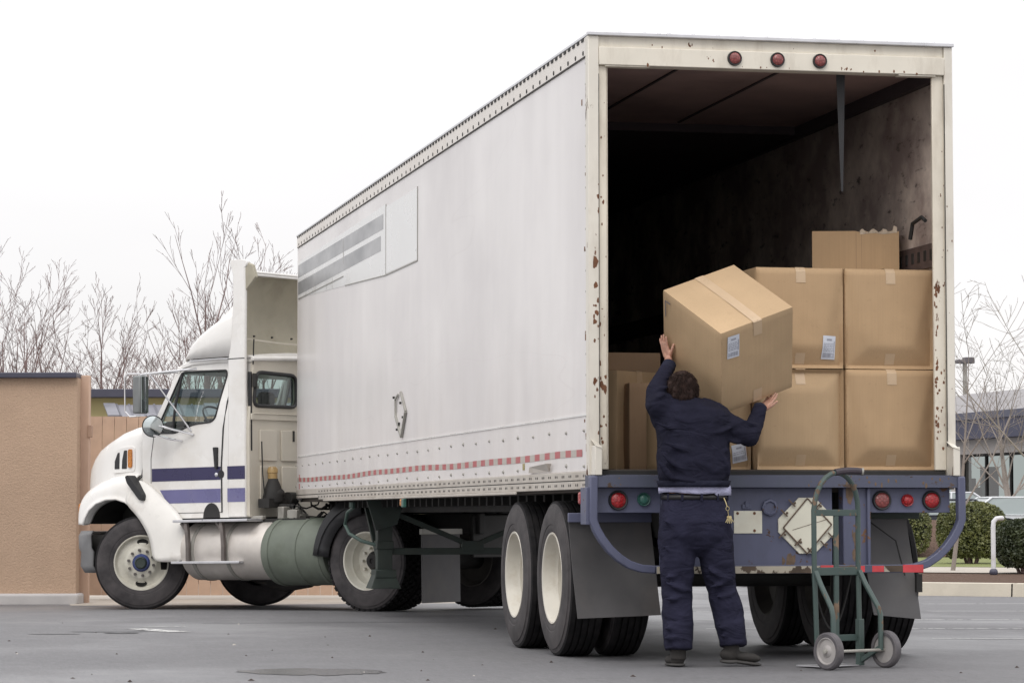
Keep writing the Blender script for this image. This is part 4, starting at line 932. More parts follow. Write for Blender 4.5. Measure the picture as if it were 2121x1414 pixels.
# door: seam lines, mirror edge, handle, step recess
mb=MB(); a0=lambda a,z,s=1:(a,s*(lin(z)+.001),z)
mb.tube([a0(2.10,2.45),a0(2.135,2.3),a0(2.18,2.0),a0(2.21,1.6),a0(2.205,1.08)],.011,5)
mb.tube([a0(3.23,2.0),a0(3.285,1.7),a0(3.285,1.42)],.004,4); mb.tube([a0(2.205,1.08),a0(2.94,1.08)],.004,4)
dr=kp('door_seam',mb,M['black'],smooth=True)
mb=MB().prism(rounded([(2.29,1.56),(2.26,1.56),(2.255,1.80),(2.315,1.80)],.01),side(1),-.03,-.001); kp('door_handle',mb,M['black'],.008)
mb=MB().lathe([(.026,0),(.024,.006),(.018,.009)],(2.285,1.021,1.495),(0,1,0),14,True); mb.m=0; kp('door_lock',mb,M['chrome'],smooth=True)
mb=MB().lathe([(.045,0),(.045,.004)],(2.215,1.021,1.50),(0,1,0),16,True); kp('lock_bezel',mb,M['black'])
mb=MB()
pts=[(2.235,1.02)]+[(2.36+.125*math.cos(t)-.0,1.03+.155*math.sin(t)) for t in [math.pi-math.pi*k/10 for k in range(11)]]+[(2.485,1.02)]
mb.prism(pts,side(1),-.006,-.001); kp('step_recess',mb,M['dark'])
# stripes
for m_,z0,z1,af in ((M['stripe_navy'],1.44,1.585,(3.272,3.272)),(M['stripe_lav'],1.19,1.342,(3.03,3.15))):
    for s in (1,-1):
        mb=MB().prism([(2.225,z0),(af[0],z0),(af[1],z1),(2.225,z1)],side(s),-.003,-.0005); kp('door_stripe',mb,m_)
# side extenders and roof fairing
for s in (1,-1):
    poly=[(2.10,1.02),(1.835,1.02),(1.835,3.78),(1.80,3.80),(1.79,3.845),(1.86,3.865),(2.05,3.87),(2.065,3.83),(2.02,3.70),(2.015,3.3),(2.05,2.9),(2.085,2.76)]
    fe=lambda a,z,d,s=s:(a,s*(1.045-d-.015*sm((z-2.9)/1)),z)
    ex=kp('side_extender',MB().prism(refine(poly,.2),fe,0,.05),M['white'],.016)
    for m_,z0,z1 in ((M['stripe_navy'],1.44,1.585),(M['stripe_lav'],1.19,1.342)):
        mb=MB().prism([(1.84,z0),(2.10,z0),(2.10,z1),(1.84,z1)],fe,-.003,-.0005); kp('extender_stripe',mb,m_,0,ex)
    mb=MB().prism([(1.836,2.765),(2.09,2.765),(2.09,2.775),(1.836,2.775)],fe,-.002,.0); kp('extender_joint',mb,M['black'],0,ex)
    mb=MB().box(1.79,1.834,s*.985-.012,s*.985+.012,1.75,2.62) ; kp('edge_rubber',mb,M['black'],.004,ex)
    mb=MB().prism([(1.84,3.84),(1.74,3.80),(1.71,3.72),(1.69,3.66),(1.835,3.52)],lambda a,z,d,s=s:(a,s*(1.02-d),z),0,.05); kp('extender_bracket',mb,M['fairing_in'],.006,ex)
mb=MB(); mb.tube([(1.79,.955,2.70),(1.78,.95,2.98)],.008,5); mb.tube([(1.77,.955,2.60),(1.77,.955,2.45)],.025,8); kp('aerial',mb,M['dark'],smooth=True)
# fairing shell: outer skin lofted, thickness by solidify
def fsec(a,zs,zc,ls=1.0,lc=.66):
    out=[]
    P=[(ls,2.80),(ls,(2.80+zs)/2),(ls,zs-.03),(ls*.965,zs+.015),(ls*.88,zs+.05),(lc+.06,zs+(zc-zs)*.60),(lc-.02,zs+(zc-zs)*.88),(lc*.72,zc-.005),(lc*.35,zc+.015),(0,zc+.02)]
    for l,z in P: out.append((a,l,z))
    for l,z in reversed(P[:-1]): out.append((a,-l,z))
    return out
S=[fsec(2.86,2.80,2.815,.86,.5),fsec(2.80,2.845,2.875,.93,.55),fsec(2.70,2.94,2.99,.97,.60),fsec(2.55,3.04,3.16,.98,.63),fsec(2.38,3.13,3.36,.99,.66),fsec(2.22,3.20,3.52,.995,.70),fsec(2.08,3.235,3.64,1.0,.74),fsec(1.97,3.30,3.69,1.0,.82),fsec(1.90,3.66,3.70,1.0,.88)]
fr=MB().rings(S,False,False).build('roof_fairing',[M['white'],M['fairing_in']],tk,'all')
sd=fr.modifiers.new('thickness','SOLIDIFY'); sd.thickness=.02; sd.material_offset=1; sd.offset=1
mb=MB(); 
# inner back panel of the fairing (hollow, beige, curved)
rows=[]
for i in range(9):
    t=i/8; z=2.80+.92*t; rows.append([(1.97+.22*max(0,math.sin(math.pi*min(1,t*1.05)))**.7*(1-abs(j/6-1)**3),(-1+j/6)*.965,z) for j in range(13)])
mb.rings(rows,False,False); kp('fairing_liner',mb,M['fairing_in'],smooth='all')
mb=MB(); mb.box(1.83,2.02,-.97,.97,3.715,3.745); mb.box(1.83,1.86,-.97,.97,3.69,3.716); kp('fairing_top_lip',mb,M['white'],.012)
mb=MB(); mb.tube([(1.97,-.97,3.00),(1.94,-.4,2.965),(1.93,.3,2.965),(1.97,.97,3.0)],.01,6); kp('liner_rib',mb,M['cab_back'],smooth=True)
mb=MB(); mb.box(1.80,2.02,-.95,.95,2.765,2.80); mb.tube([(1.79,-.95,2.765),(1.775,0,2.80),(1.79,.97,2.765)],.03,8); kp('roof_edge',mb,M['white'],.01,smooth=True)
mb=MB()
for l in (.75,.45,.12): mb.disc((1.965,l,3.03),(-1,0,0),.012,.02)
kp('liner_bolts',mb,M['dark'])
# hood: sections from cowl to nose
def hsec(a,ls,zt,zb,r=.16,cr=.05):
    P=[(ls+.03,zb),(ls+.01,zb+.25*(zt-zb)),(ls,zt-r*1.35),(ls-.012,zt-r*.75),(ls-.05,zt-r*.32),(ls-.13,zt-r*.06),(ls-.26,zt+.01),(ls*.45,zt+cr*.8),(0,zt+cr)]
    return [(a,l,z) for l,z in P]+[(a,-l,z) for l,z in reversed(P[:-1])]
HS=[hsec(3.43,.965,2.10,1.3),hsec(3.70,.925,2.075,1.3),hsec(3.98,.865,2.02,1.3),hsec(4.22,.80,1.945,1.28),hsec(4.40,.745,1.875,1.2),hsec(4.54,.69,1.79,1.15),hsec(4.62,.645,1.705,1.1,.13),hsec(4.665,.61,1.60,1.05,.12),hsec(4.68,.59,1.45,1.0,.10)]
kp('hood',MB().rings(HS),M['white'],smooth='all')
mb=MB(); mb.box(4.60,4.70,-.5,.5,.98,1.60); kp('grille',mb,M['chrome'],.03)
mb=MB(); mb.tube([(3.43,.98,2.075),(3.432,.985,1.9),(3.44,.99,1.6),(3.45,1.0,1.50),(3.50,1.04,1.44),(3.56,1.08,1.33),(3.575,1.12,1.18)],.009,6); kp('hood_seam',mb,M['black'],smooth=True)
# front fender, station by station (lip a,z ; crown a,z)
ST=[((4.235,.965),(4.395,.975)),((4.205,1.05),(4.405,1.10)),((4.14,1.13),(4.385,1.22)),((4.02,1.205),(4.32,1.315)),((3.86,1.245),(4.17,1.405)),((3.70,1.245),(3.98,1.455)),((3.56,1.205),(3.80,1.485)),((3.42,1.12),(3.62,1.505)),((3.30,1.0),(3.47,1.51)),((3.21,.86),(3.33,1.475)),((3.155,.70),(3.16,1.36)),((3.125,.545),(3.02,1.20))]
for s in (1,-1):
    rows=[]
    for k,((la,lz),(ca,cz)) in enumerate(ST[:8]+[((3.40,1.10),(3.50,1.49))]):
        inn=.80 if k>4 else .80-.03*(5-k)
        row=[(la+.0,s*1.02,lz+.005),(la,s*1.135,lz),(la+(ca-la)*.12,s*1.15,lz+(cz-lz)*.12),(la+(ca-la)*.22,s*1.13,lz+(cz-lz)*.22),(la+(ca-la)*.5,s*1.125,lz+(cz-lz)*.5),(la+(ca-la)*.8,s*1.10,lz+(cz-lz)*.8),(ca,s*1.04,cz),(ca-.005,s*.97,cz+.04),(ca-.02,s*(inn+.06),cz+.055),(ca-.05,s*(inn-.06),cz+.06)]
        rows.append(row)
    fd=kp('front_fender',MB().rings(rows,False,False),M['white'],smooth='all'); q=fd.modifiers.new('sub','SUBSURF'); q.levels=q.render_levels=2
    q=fd.modifiers.new('thickness','SOLIDIFY'); q.thickness=.012; q.offset=0
    mb=MB(); mb.tube([(la+(ca-la)*.05,s*1.142,lz+(cz-lz)*.05) for (la,lz),(ca,cz) in ST[:11]],.016,8); kp('arch_lip',mb,M['white'],0,fd,'all')
    mb=MB(); rows=[]
    for (la,lz),(ca,cz) in ST[:]: rows.append([(la,s*1.03,lz+.012),(la,s*.45,lz+.012)])
    rows[-1]=[(3.13,s*1.03,.45),(3.13,s*.45,.45)]
    mb.rings(rows,False,False); kp('wheel_arch_liner',mb,M['dark'],smooth='all')
    # skirt behind the wheel, wide and curved under the door
    sk=[[(3.60,1.148,1.215),(3.53,1.11,1.37),(3.45,1.03,1.50)],[(3.40,1.155,1.09),(3.31,1.14,1.25),(3.19,1.035,1.335)],[(3.27,1.158,.95),(3.14,1.145,1.10),(3.00,1.035,1.195)],[(3.18,1.158,.82),(3.00,1.15,.96),(2.82,1.035,1.065)],[(3.14,1.158,.68),(2.92,1.15,.79),(2.69,1.04,.87)],[(3.125,1.158,.54),(2.92,1.15,.535),(2.68,1.05,.535)]]
    sk=[[(a,s*l,z) for a,l,z in r] for r in sk]
    kk=kp('fender_skirt',MB().rings(sk,False,False),M['white_dirty'],smooth='all'); q=kk.modifiers.new('sub','SUBSURF'); q.levels=q.render_levels=2
    q=kk.modifiers.new('thickness','SOLIDIFY'); q.thickness=.025; q.offset=0
mb=MB().prism(rounded([(3.55,1.505),(3.50,1.52),(3.28,1.285),(3.27,1.225),(3.33,1.235),(3.52,1.43)],.02),lambda a,z,d:(a,d,z),1.06,1.175); kp('hood_latch',mb,M['black'],.02)
mb=MB(); mb.box(4.34,4.42,.92,1.06,1.08,1.22); kp('headlamp',mb,M['lens_amber'],.03)
# vents on the hood side
fv=lambda a,z,d:(a,.905+(3.85-a)*.16+d,z)
mb=MB().prism(rounded([(3.60,1.565),(3.605,1.85),(3.74,1.85),(3.92,1.83),(4.02,1.72),(4.03,1.555)],.05),fv,-.02,.012); vb=kp('vent_bezel',mb,M['white'],.012)
for pl,m_ in (([(3.98,1.60),(3.975,1.69),(3.92,1.785),(3.885,1.79),(3.89,1.60)],'black'),([(3.845,1.60),(3.835,1.70),(3.80,1.81),(3.745,1.81),(3.75,1.60)],'black'),([(3.715,1.615),(3.715,1.80),(3.70,1.82),(3.655,1.82),(3.645,1.80),(3.645,1.625),(3.67,1.605)],'lens_amber')):
    kp('vent_opening' if m_=='black' else 'turn_signal',MB().prism(rounded(pl,.012),fv,.012,.016 if m_=='black' else .03),M[m_],.003,vb)
# bumper
mb=MB(); rows=[]
for a,l in ((4.10,1.13),(4.22,1.14),(4.31,1.11),(4.42,1.0),(4.53,.80),(4.62,.4),(4.64,0)): rows.append([(a,l,.90),(a+.03,l+.01,.84),(a+.025,l+.01,.70),(a+.0,l,.66),(a+.01,l,.50),(a-.03,l-.03,.42)])
rows+=[[(a,-l,z) for a,l,z in r] for r in reversed(rows[:-1])]
b=kp('bumper',MB().rings(rows,False,False),mat('grey_bumper',(.19,.19,.195),.5,0,.1,5,dirt=(.15,.14,.13)),smooth='all'); q=b.modifiers.new('t','SOLIDIFY'); q.thickness=.03
mb=MB().box(4.0,4.3,-1.0,1.0,.45,.85); kp('bumper_core',mb,M['dark'])
# mirrors
mr_=MB(); mr_.box(3.02,3.14,1.33,1.47,2.19,2.615); mo=kp('mirror',mr_,mat('mirror_housing',(.20,.21,.21),.4,.3),.02)
mb=MB(); mb.M=Matrix.Translation((3.015,1.40,2.40)); mb.box(-.006,-.001,-.055,.055,-.20,.20); kp('mirror_face',mb,M['mirror'],0,mo)
mb=MB()
mb.tube([(2.62,.97,2.69),(3.03,1.36,2.635),(3.08,1.40,2.625)],.012,6); mb.tube([(3.08,1.40,2.635),(3.2,1.47,2.64),(3.235,1.49,2.60),(3.23,1.49,2.22),(3.18,1.47,2.16),(3.08,1.40,2.165)],.009,6)
mb.tube([(2.97,1.36,2.62),(2.66,1.02,1.99)],.011,6); mb.tube([(2.96,1.26,2.06),(2.62,1.03,1.95)],.013,6); mb.tube([(2.98,1.3,1.95),(2.86,1.10,1.90),(2.80,1.03,1.885)],.012,6)
mb.tube([(2.90,.98,2.66),(3.05,1.36,2.63)],.008,6)
kp('mirror_bracket',mb,M['chrome'],smooth=True)
mb=MB(); mb.M=Matrix.Translation((2.985,1.30,2.05))@Matrix.Rotation(R_(-35),4,'Z'); mb.lathe([(.125,0),(.12,-.015),(.09,-.05),(.03,-.07)],(0,0,0),(-1,0,0),24,True); sp=kp('spot_mirror',mb,M['black'],smooth=True)
mb=MB(); mb.M=Matrix.Translation((2.985,1.30,2.05))@Matrix.Rotation(R_(-35),4,'Z'); mb.lathe([(.113,.002),(.08,.012),(.03,.02)],(0,0,0),(-1,0,0),24,True); kp('mirror_face',mb,M['mirror'],0,sp,True)
# second mirror set on the far side
mb=MB(); mb.box(3.02,3.14,-1.47,-1.33,2.19,2.615); kp('mirror',mb,M['steel'],.02)
mb=MB(); mb.tube([(2.62,-.97,2.69),(3.08,-1.40,2.625)],.012,6); mb.tube([(2.97,-1.36,2.2),(2.66,-1.02,1.99)],.011,6); kp('mirror_bracket',mb,M['chrome'])
# steps and tanks
mb=MB(); mb.box(1.66,2.77,.92,1.22,.972,1.002); mb.box(1.78,2.80,.98,1.22,.515,.543); stp=kp('step',mb,M['alu'],.005)
for a in (2.56,2.03):
    mb=MB(); mb.tube([(a+.05,1.17,.965),(a+.01,1.19,.86),(a-.01,1.20,.70),(a,1.19,.545)],.03,4); mb.tube([(a+.13,1.16,.965),(a+.03,1.17,.87)],.02,4); kp('step_bracket',mb,M['strap_brown'],0,stp)
def tank(name,a0,a1,l,z,r,m,st=None):
    e=.035; mb=MB().lathe([(r*.25,-.012),(r*.93,-.004),(r,e),(r,a1-a0-e),(r*.93,a1-a0+.004),(r*.25,a1-a0+.012)],(a0,l,z),(1,0,0),44,True); o=kp(name,mb,m,smooth=True)
    for a in (st or []): kp('tank_strap',MB().lathe([(r+.001,0),(r+.008,.004),(r+.008,.05),(r+.001,.054)],(a,l,z),(1,0,0),44),m if 'green' in name else M['steel'],0,o,True)
    return o
tank('fuel_tank',1.50,2.72,.84,.655,.325,M['tank_alu'],(2.50,1.99)); tank('green_fuel_tank',.62,1.50,.835,.635,.365,M['tank_green'],(1.38,.98,.66))
tank('fuel_tank',1.2,2.72,-.84,.655,.325,M['tank_alu'],(2.50,1.99))
# chassis
mb=MB()
for s in (.40,-.40): mb.box(-.95,4.3,s-.05,s+.05,.80,1.02)
mb.box(2.6,4.2,-.55,.55,.72,1.3); mb.box(3.0,4.2,-.35,.35,.45,.8); mb.tube([(3.44,-.95,.50),(3.44,.95,.50)],.07,8)
mb.tube([(0,-.95,.53),(0,.95,.53)],.11,12); mb.ellip((0,0,.55),.25,.22,.25); mb.tube([(.2,0,.6),(2.8,0,.75)],.05,8)
mb.box(.5,1.3,-.35,.35,1.0,1.04); mb.box(-.9,-.85,-.5,.5,.55,1.0); mb.box(1.4,2.6,.30,.45,.42,.78); mb.box(.9,2.2,-.5,.3,.26,.62); mb.box(2.3,3.0,-.7,.1,.30,.5); mb.tube([(1.2,.7,.30),(2.0,.2,.24),(2.9,-.3,.34)],.06,8)
kp('chassis',mb,M['dark'],.01,smooth=True)
kp('fifth_wheel',MB().lathe([(.45,0),(.5,.03),(.5,.07),(.1,.075)],(.2,0,1.03),(0,0,1),28,True),M['dark'],smooth=True)
# clutter behind the cab: filter bowl, air lines, pipes
mb=MB(); mb.lathe([(.055,0),(.055,.06),(.06,.065),(.06,.10),(.045,.13),(.03,.135)],(1.70,.745,1.44),(0,0,1),18,True); fl=kp('fuel_filter',mb,mat('amber_filter',(.36,.24,.10),.35,0,.2,20),smooth=True)
mb=MB(); mb.lathe([(.11,0),(.12,.05),(.09,.17),(.06,.24),(.055,.26)],(1.68,.76,1.18),(0,0,1),18,True); mb.box(1.60,1.76,.62,.92,1.12,1.22); mb.lathe([(.075,0),(.075,.12)],(1.66,.55,1.22),(0,-1,0),18,True); mb.ellip((1.63,.74,1.27),.07,.09,.07)
kp('filter_housing',mb,M['dark'],0,smooth=True)
random.seed(9); mb=MB()
for k in range(26):
    a=random.uniform(.8,1.7); l=random.uniform(-.1,.95); z=random.uniform(.98,1.22); p=[Vector((a,l,z))]
    for _ in range(5): p.append(p[-1]+Vector((random.uniform(-.16,.12),random.uniform(-.16,.12),random.uniform(-.07,.07))))
    mb.tube(p,random.uniform(.008,.022),6)
for k in range(3): mb.tube([(1.72,.6-.1*k,1.25),(1.5,.62-.12*k,1.02),(1.2,.45,1.0),(1.0,.2,1.1),(.95,.0,1.25)],.012,6)
mb.box(1.0,1.75,-.3,.95,.86,1.0); kp('pipes_and_hoses',mb,M['dark'],smooth=True)
mb=MB()
for k in range(9):
    a=random.uniform(1.0,1.66); l=random.uniform(.2,.95); mb.box(a,a+random.uniform(.05,.18),l,l+random.uniform(.05,.15),.99,1.03+random.random()*.13)
kp('valve_blocks',mb,M['steel'],.01,kind='stuff')
mb=MB(); mb.tube([(1.72,.90,1.85),(1.71,.90,1.5),(1.70,.88,1.25)],.008,5); kp('air_line',mb,M['dark'],smooth=True)
# quarter fender over the drive wheels
mb=MB(); rows=[]
for k in range(9):
    t=R_(8+k*9); rows.append([(.66*math.cos(t),.62,.52+.62*math.sin(t)),(.66*math.cos(t),1.23,.52+.62*math.sin(t))])
mb.rings(rows,False,False); mb.prism([(.72*math.cos(t),.52+.72*math.sin(t)) for t in [R_(6+k*8) for k in range(11)]]+[(.50*math.cos(t),.52+.50*math.sin(t)) for t in [R_(86-k*8) for k in range(11)]],lambda u,v,d:(u,d,v),1.212,1.222); qf=kp('quarter_fender',mb,M['black'],smooth='all'); q=qf.modifiers.new('t','SOLIDIFY'); q.thickness=.012
# wheels
wheel(tk,(3.44,1.0,.53),R_(36),'steer',R=.53,spin=.35,rimmat=M['steer_rim'])
hb=MB(); hb.M=Matrix.Translation((3.44,1.0,.53))@Matrix.Rotation(R_(36),4,'Z')
hb.lathe([(.10,.12),(.10,.135),(.085,.15)],n=32,cap=True); hub=kp('wheel_hub',hb,M['navyhub'],smooth=True)
hb=MB(); hb.M=Matrix.Translation((3.44,1.0,.53))@Matrix.Rotation(R_(36),4,'Z'); hb.lathe([(.07,.14),(.066,.19),(.055,.2),(.05,.192),(.02,.19)],n=28,cap=True); kp('hub_cap',hb,M['green_dark'],0,hub,True)
hb=MB(); hb.M=Matrix.Translation((3.44,1.0,.53))@Matrix.Rotation(R_(36),4,'Z')
for k in range(10):
    a=2*math.pi*(k+.3)/10; hb.cyl((.1425*math.cos(a),.126,.1425*math.sin(a)),(0,1,0),.017,.035,6)
kp('lug_nuts',hb,mat('dark_nuts',(.10,.09,.085),.5,.3),0,hub)
hb=MB(); hb.M=Matrix.Translation((3.44,1.0,.53))@Matrix.Rotation(R_(36),4,'Z')
for a in (1.52,-1.60):
    rg=[]
    for dr_ in (0,):
        c=Vector((-.232*math.cos(a),.0,.232*math.sin(a))); tg=Vector((math.sin(a),0,math.cos(a))); rd=Vector((-math.cos(a),0,math.sin(a)))
        rg=[[c+tg*.060*math.cos(t)*q_+rd*.034*math.sin(t)*q_+Vector((0,h,0)) for t in [2*math.pi*k/16 for k in range(16)]] for q_,h in ((1.1,.086),(.95,.092),(.85,.086))]
    hb.rings(rg)
kp('hand_hole_shade',hb,M['dark'],0,hub,True)  # dark discs set on the rim, painting the shade inside its holes
wheel(tk,(3.44,-1.0,.53),R_(180+33),'inner',R=.53)
wheel(tk,(0,1.065,.53),0,'drive',True,R=.53); wheel(tk,(0,.74,.53),R_(180),'inner',True,R=.53)
wheel(tk,(0,-1.065,.53),R_(180),'drive',True,R=.53); wheel(tk,(0,-.74,.53),0,'inner',True,R=.53)
for s in (1,-1):
    mb=MB().box(-.80,-.785,s*.92-.32,s*.92+.32,.09,.80); kp('tractor_mudflap',mb,M['flap_grey'],.004)
    mb=MB().box(-.82,-.78,s*.92-.34,s*.92+.34,.80,.86); kp('mudflap_hanger',mb,M['steel'],.004)
# ================================================================== cardboard boxes
def carton(label,w,d,h,loc=None,rotz=0,mw=None,m='card',seed=1,crease=(),bul=.012,tape=(1,1),lab=None,group='cardboard boxes in the trailer',extra=None,tops=True):
    root=empty('cardboard_box',label=label,category='box')
    if group: root['group']=group
    if mw is not None: root.matrix_world=mw
    else: root.location=loc; root.rotation_euler=(0,0,rotz)
    n=28; vs=[];fs=[]; zc=0 if mw is not None else h/2
    def disp(p,nr):
        x,y,z=p[0]/(w/2),p[1]/(d/2),p[2]/(h/2)
        a,b={0:(y,z),1:(x,z),2:(x,y)}[nr[0]]
        u=(1-a*a)*(1-b*b); k=bul*u**.8*(1 if nr[0]!=2 else .5)
        k+=.004*mnoise.noise(Vector((p[0]*7+seed,p[1]*7,p[2]*7)))*u
        if nr[0]==1 and nr[1]<0:
            uu=(x+1)/2; vv=(z+1)/2
            for c in crease:
                v2=vv if c[0]=='b' else 1-vv; e=v2/.22; lim=9
                if 'l' in c: lim=min(lim,uu/.30+v2*.8)
                if 'r' in c: lim=min(lim,(1-uu)/.30+v2*.8)
                e=min(1,max(0,min(e,1)*.0+min(e,lim)))
                k-=.058*(1-e)
            if crease: k+=.018*min(1,(1-max(abs(a),abs(b)))*14)
        q=list(p); q[nr[0]]+=nr[1]*k; return q
    for ax in range(3):
        for sg in (-1,1):
            o=len(vs)
            for i in range(n+1):
                for j in range(n+1):
                    s=i/n*2-1;t=j/n*2-1; p=[0,0,0]; oth=[k for k in range(3) if k!=ax]; dm=(w,d,h)
                    p[oth[0]]=s*dm[oth[0]]/2; p[oth[1]]=t*dm[oth[1]]/2; p[ax]=sg*dm[ax]/2
                    edge=max(abs(s),abs(t)); q=disp(p,(ax,sg)) if edge<1 else p
                    r=.004
                    for kx in range(3):
                        if abs(abs(q[kx])-dm[kx]/2)<1e-6 and sum(abs(abs(q[kk])-dm[kk]/2)<1e-6 for kk in range(3))>1: q[kx]-=math.copysign(r,q[kx])
                    q[2]+=zc; vs.append(tuple(q))
            for i in range(n):
                for j in range(n): a=o+i*(n+1)+j; fs.append((a,a+1,a+n+2,a+n+1) if sg*(1,-1,1)[ax]>0 else (a,a+n+1,a+n+2,a+1))
    me=bpy.data.meshes.new('carton_body'); me.from_pydata(vs,[],fs); bm=bmesh.new(); bm.from_mesh(me); bmesh.ops.remove_doubles(bm,verts=bm.verts,dist=.0006); bmesh.ops.recalc_face_normals(bm,faces=bm.faces); bm.to_mesh(me); bm.free()
    me.materials.append(M[m]); me.polygons.foreach_set('use_smooth',[True]*len(me.polygons)); me.set_sharp_from_angle(angle=R_(50))
    b=bpy.data.objects.new('carton_body',me); COL.objects.link(b); b.parent=root
    zt=zc+h/2; tb=bul*.55
    fy=lambda x,z: disp((x,-d/2,z-zc),(1,-1))[1]-.0025
    def patch(mb,x0,x1,z0,z1,nx,nz,off=0,rt=0):
        xc=(x0+x1)/2; zz=(z0+z1)/2; P=[]
        for i in range(nz+1):
            for j in range(nx+1):
                x=x0+(x1-x0)*j/nx-xc; z=z0+(z1-z0)*i/nz-zz; X=xc+x*math.cos(rt)-z*math.sin(rt); Z=zz+x*math.sin(rt)+z*math.cos(rt); P.append((X,fy(X,Z)-off,Z))
        mb.add(P,[(i*(nx+1)+j,i*(nx+1)+j+1,(i+1)*(nx+1)+j+1,(i+1)*(nx+1)+j) for i in range(nz) for j in range(nx)])
    if tops:
        mb=MB(); K=14
        for i in range(K):
            y0=-d/2+d*i/K; y1=-d/2+d*(i+1)/K; f=lambda y:zt+.0022+ (bul*.5*(1-(2*y/d)**2)**.8+.001 if abs(y)<d/2 else 0)
            mb.quad((-.003,y0,f(y0)-.001),(.003,y0,f(y0)-.001),(.003,y1,f(y1)-.001),(-.003,y1,f(y1)-.001))
        mb.build('flap_gap',M['dark'],root)
    if tape[0]:
        mb=MB(); tw=.033; pts=[(fy(0,z),z) for z in [zt-.10+.0125*i for i in range(8)]]+[(-d/2-.004,zt-.003),(-d/2+.004,zt+.003)]
        for i in range(1,15): y=-d/2+d*i/15; pts.append((y,zt+.0035+bul*.5*(1-(2*y/d)**2)**.8))
        pts.append((d/2-.002,zt+.003));
        for (y0,z0),(y1,z1) in zip(pts,pts[1:]): mb.quad((-tw,y0,z0),(tw,y0,z0),(tw,y1,z1),(-tw,y1,z1))
        mb.build('packing_tape',M['tape'],root,'all')
    if tape[1]:
        mb=MB(); tw=.033; patch(mb,-tw,tw,zc-h/2+.006,zc-h/2+.10,3,8); mb.build('packing_tape',M['tape'],root)
    if lab:
        lx,lz,lw,lh,rt=lab; z0=zc+lz; lo=MB(); patch(lo,lx-lw/2,lx+lw/2,z0-lh/2,z0+lh/2,4,6,.002,rt); L_=lo.build('shipping_label',M['label'],root,'all')
        k=MB(); r=random.Random(seed)
        def bar(x0,x1,za,zb):
            c_,s_=math.cos(rt),math.sin(rt); P=[(lx+x*c_-z*s_,z0+x*s_+z*c_) for x,z in ((x0,za),(x1,za),(x1,zb),(x0,zb))]; k.quad(*[(x,fy(x,z)-.0035,z) for x,z in P])
        zz=lh/2-.02; bar(-.2*lw,.2*lw,zz-.012,zz); zz-=.03
        while zz>-lh/2+.055:
            x=-lw*.42
            while x<lw*.3: x1=min(x+r.uniform(.006,.02),lw*.35); bar(x,x1,zz-.005,zz); x=x1+.004
            zz-=.012
        x=-lw*.42
        while x<lw*.42: bw_=r.choice((.0012,.002,.003)); bar(x,x+bw_,-lh/2+.012,-lh/2+.042); x+=bw_+r.choice((.0015,.002,.003))
        bar(lw*.38,lw*.44,-lh*.2,lh*.28)
        k.build('label_print',M['ink2'],L_)
    return root
FZ=1.248
X_=lambda u,y=.20:ony(u,900,y).x
BH=.664; WR=X_(1938)-X_(1753); WL=X_(1750)-X_(1568); XR=(X_(1938)+X_(1753))/2; XL=(X_(1750)+X_(1568))/2
carton('lower right box of the neat stack, bottom corners creased',WR,.55,BH,loc=(XR,.475,FZ),m='card',seed=1,crease=('blr',),tape=(1,1))
carton('upper right box of the neat stack, under the open carton',WR,.55,BH,loc=(XR-.002,.48,FZ+BH+.006),m='card',seed=2,crease=('blr',),tape=(1,1))
carton('lower box in the stack column directly right of the man, tape at its top',WL,.55,BH,loc=(XL,.48,FZ),m='card2',seed=3,crease=('br','tr'),tape=(1,1))
carton('upper stacked box with a white label in its lower right corner',WL,.55,BH,loc=(XL-.003,.475,FZ+BH+.006),m='card',seed=4,crease=('br',),tape=(1,1),lab=(.195,-.195,.095,.155,R_(-2)))
carton('box beside the man with tilted label, under the lifted box',.57,.5,.56,loc=(X_(1563)-.295,.52,FZ),rotz=R_(3),m='card2',seed=5,crease=('br',),tape=(1,1),lab=(.20,-.17,.11,.12,R_(12)))
# open topped carton on the stack
oc_=empty('cardboard_box',(ony(1787,500,.80).x,.95,FZ+2*BH+.012),(0,0,R_(-19)),label='shallow carton with torn top edge standing on the right stack',category='box',group='cardboard boxes in the trailer')
mb=MB(); W2,D2,H2=.295,.25,.30; random.seed(2)
top=[]
for i in range(25):
    x=-W2+2*W2*i/24; z=H2-.012*(x>.02)*(1 if random.random()>.5 else .4)*random.random()-.004*(i/24)
    top.append((x,z))
mb.prism([(-W2,0),(W2,0)]+list(reversed(top)),lambda u,v,d:(u,d,v),-D2,-D2+.006); mb.box(-W2,-W2+.006,-D2+.006,D2,0,H2); mb.box(W2-.006,W2,-D2+.006,D2,0,H2-.01); mb.box(-W2+.006,W2-.006,D2-.006,D2,0,H2); mb.box(-W2+.006,W2-.006,-D2+.006,D2-.006,0,.01)
mb.build('carton_body',M['card'],oc_)
mb=MB(); mb.box(.002,.006,-D2-.0008,-D2-.0001,0,H2-.01); mb.box(.04,.043,-D2-.0008,-D2-.0001,0,H2-.02); mb.build('crease_line',M['card_in'],oc_)
mb=MB(); random.seed(12)
tf=[(.03+i*.0105,H2-.004+.010*math.sin(i*.9)+.008*random.random()+(.02 if i>21 else 0)) for i in range(25)]; mb.rings([[(x,-D2-.002,H2-.022-.004*math.sin(x*40)) for x,z in tf],[(x,-D2-.004-.006*random.random(),z) for x,z in tf]],False,False)
mb.build('torn_fringe',mat('torn_paper',(.5,.42,.33),.8),oc_)
carton('box turned cornerwise behind the left door jamb',.52,.40,.69,loc=(.52,1.42,FZ),rotz=R_(40),m='card2',seed=6,tape=(1,1))
carton('brown box between the cornerwise box and the man',.40,.5,.60,loc=(.72,1.25,FZ),rotz=R_(-2),m='card_in',seed=8,tape=(1,0))
carton('dim box at the back whose top edge shows left of the lifted box',.60,.5,.845,loc=(.62,1.95,FZ),m='card_in',seed=7,tape=(0,0))
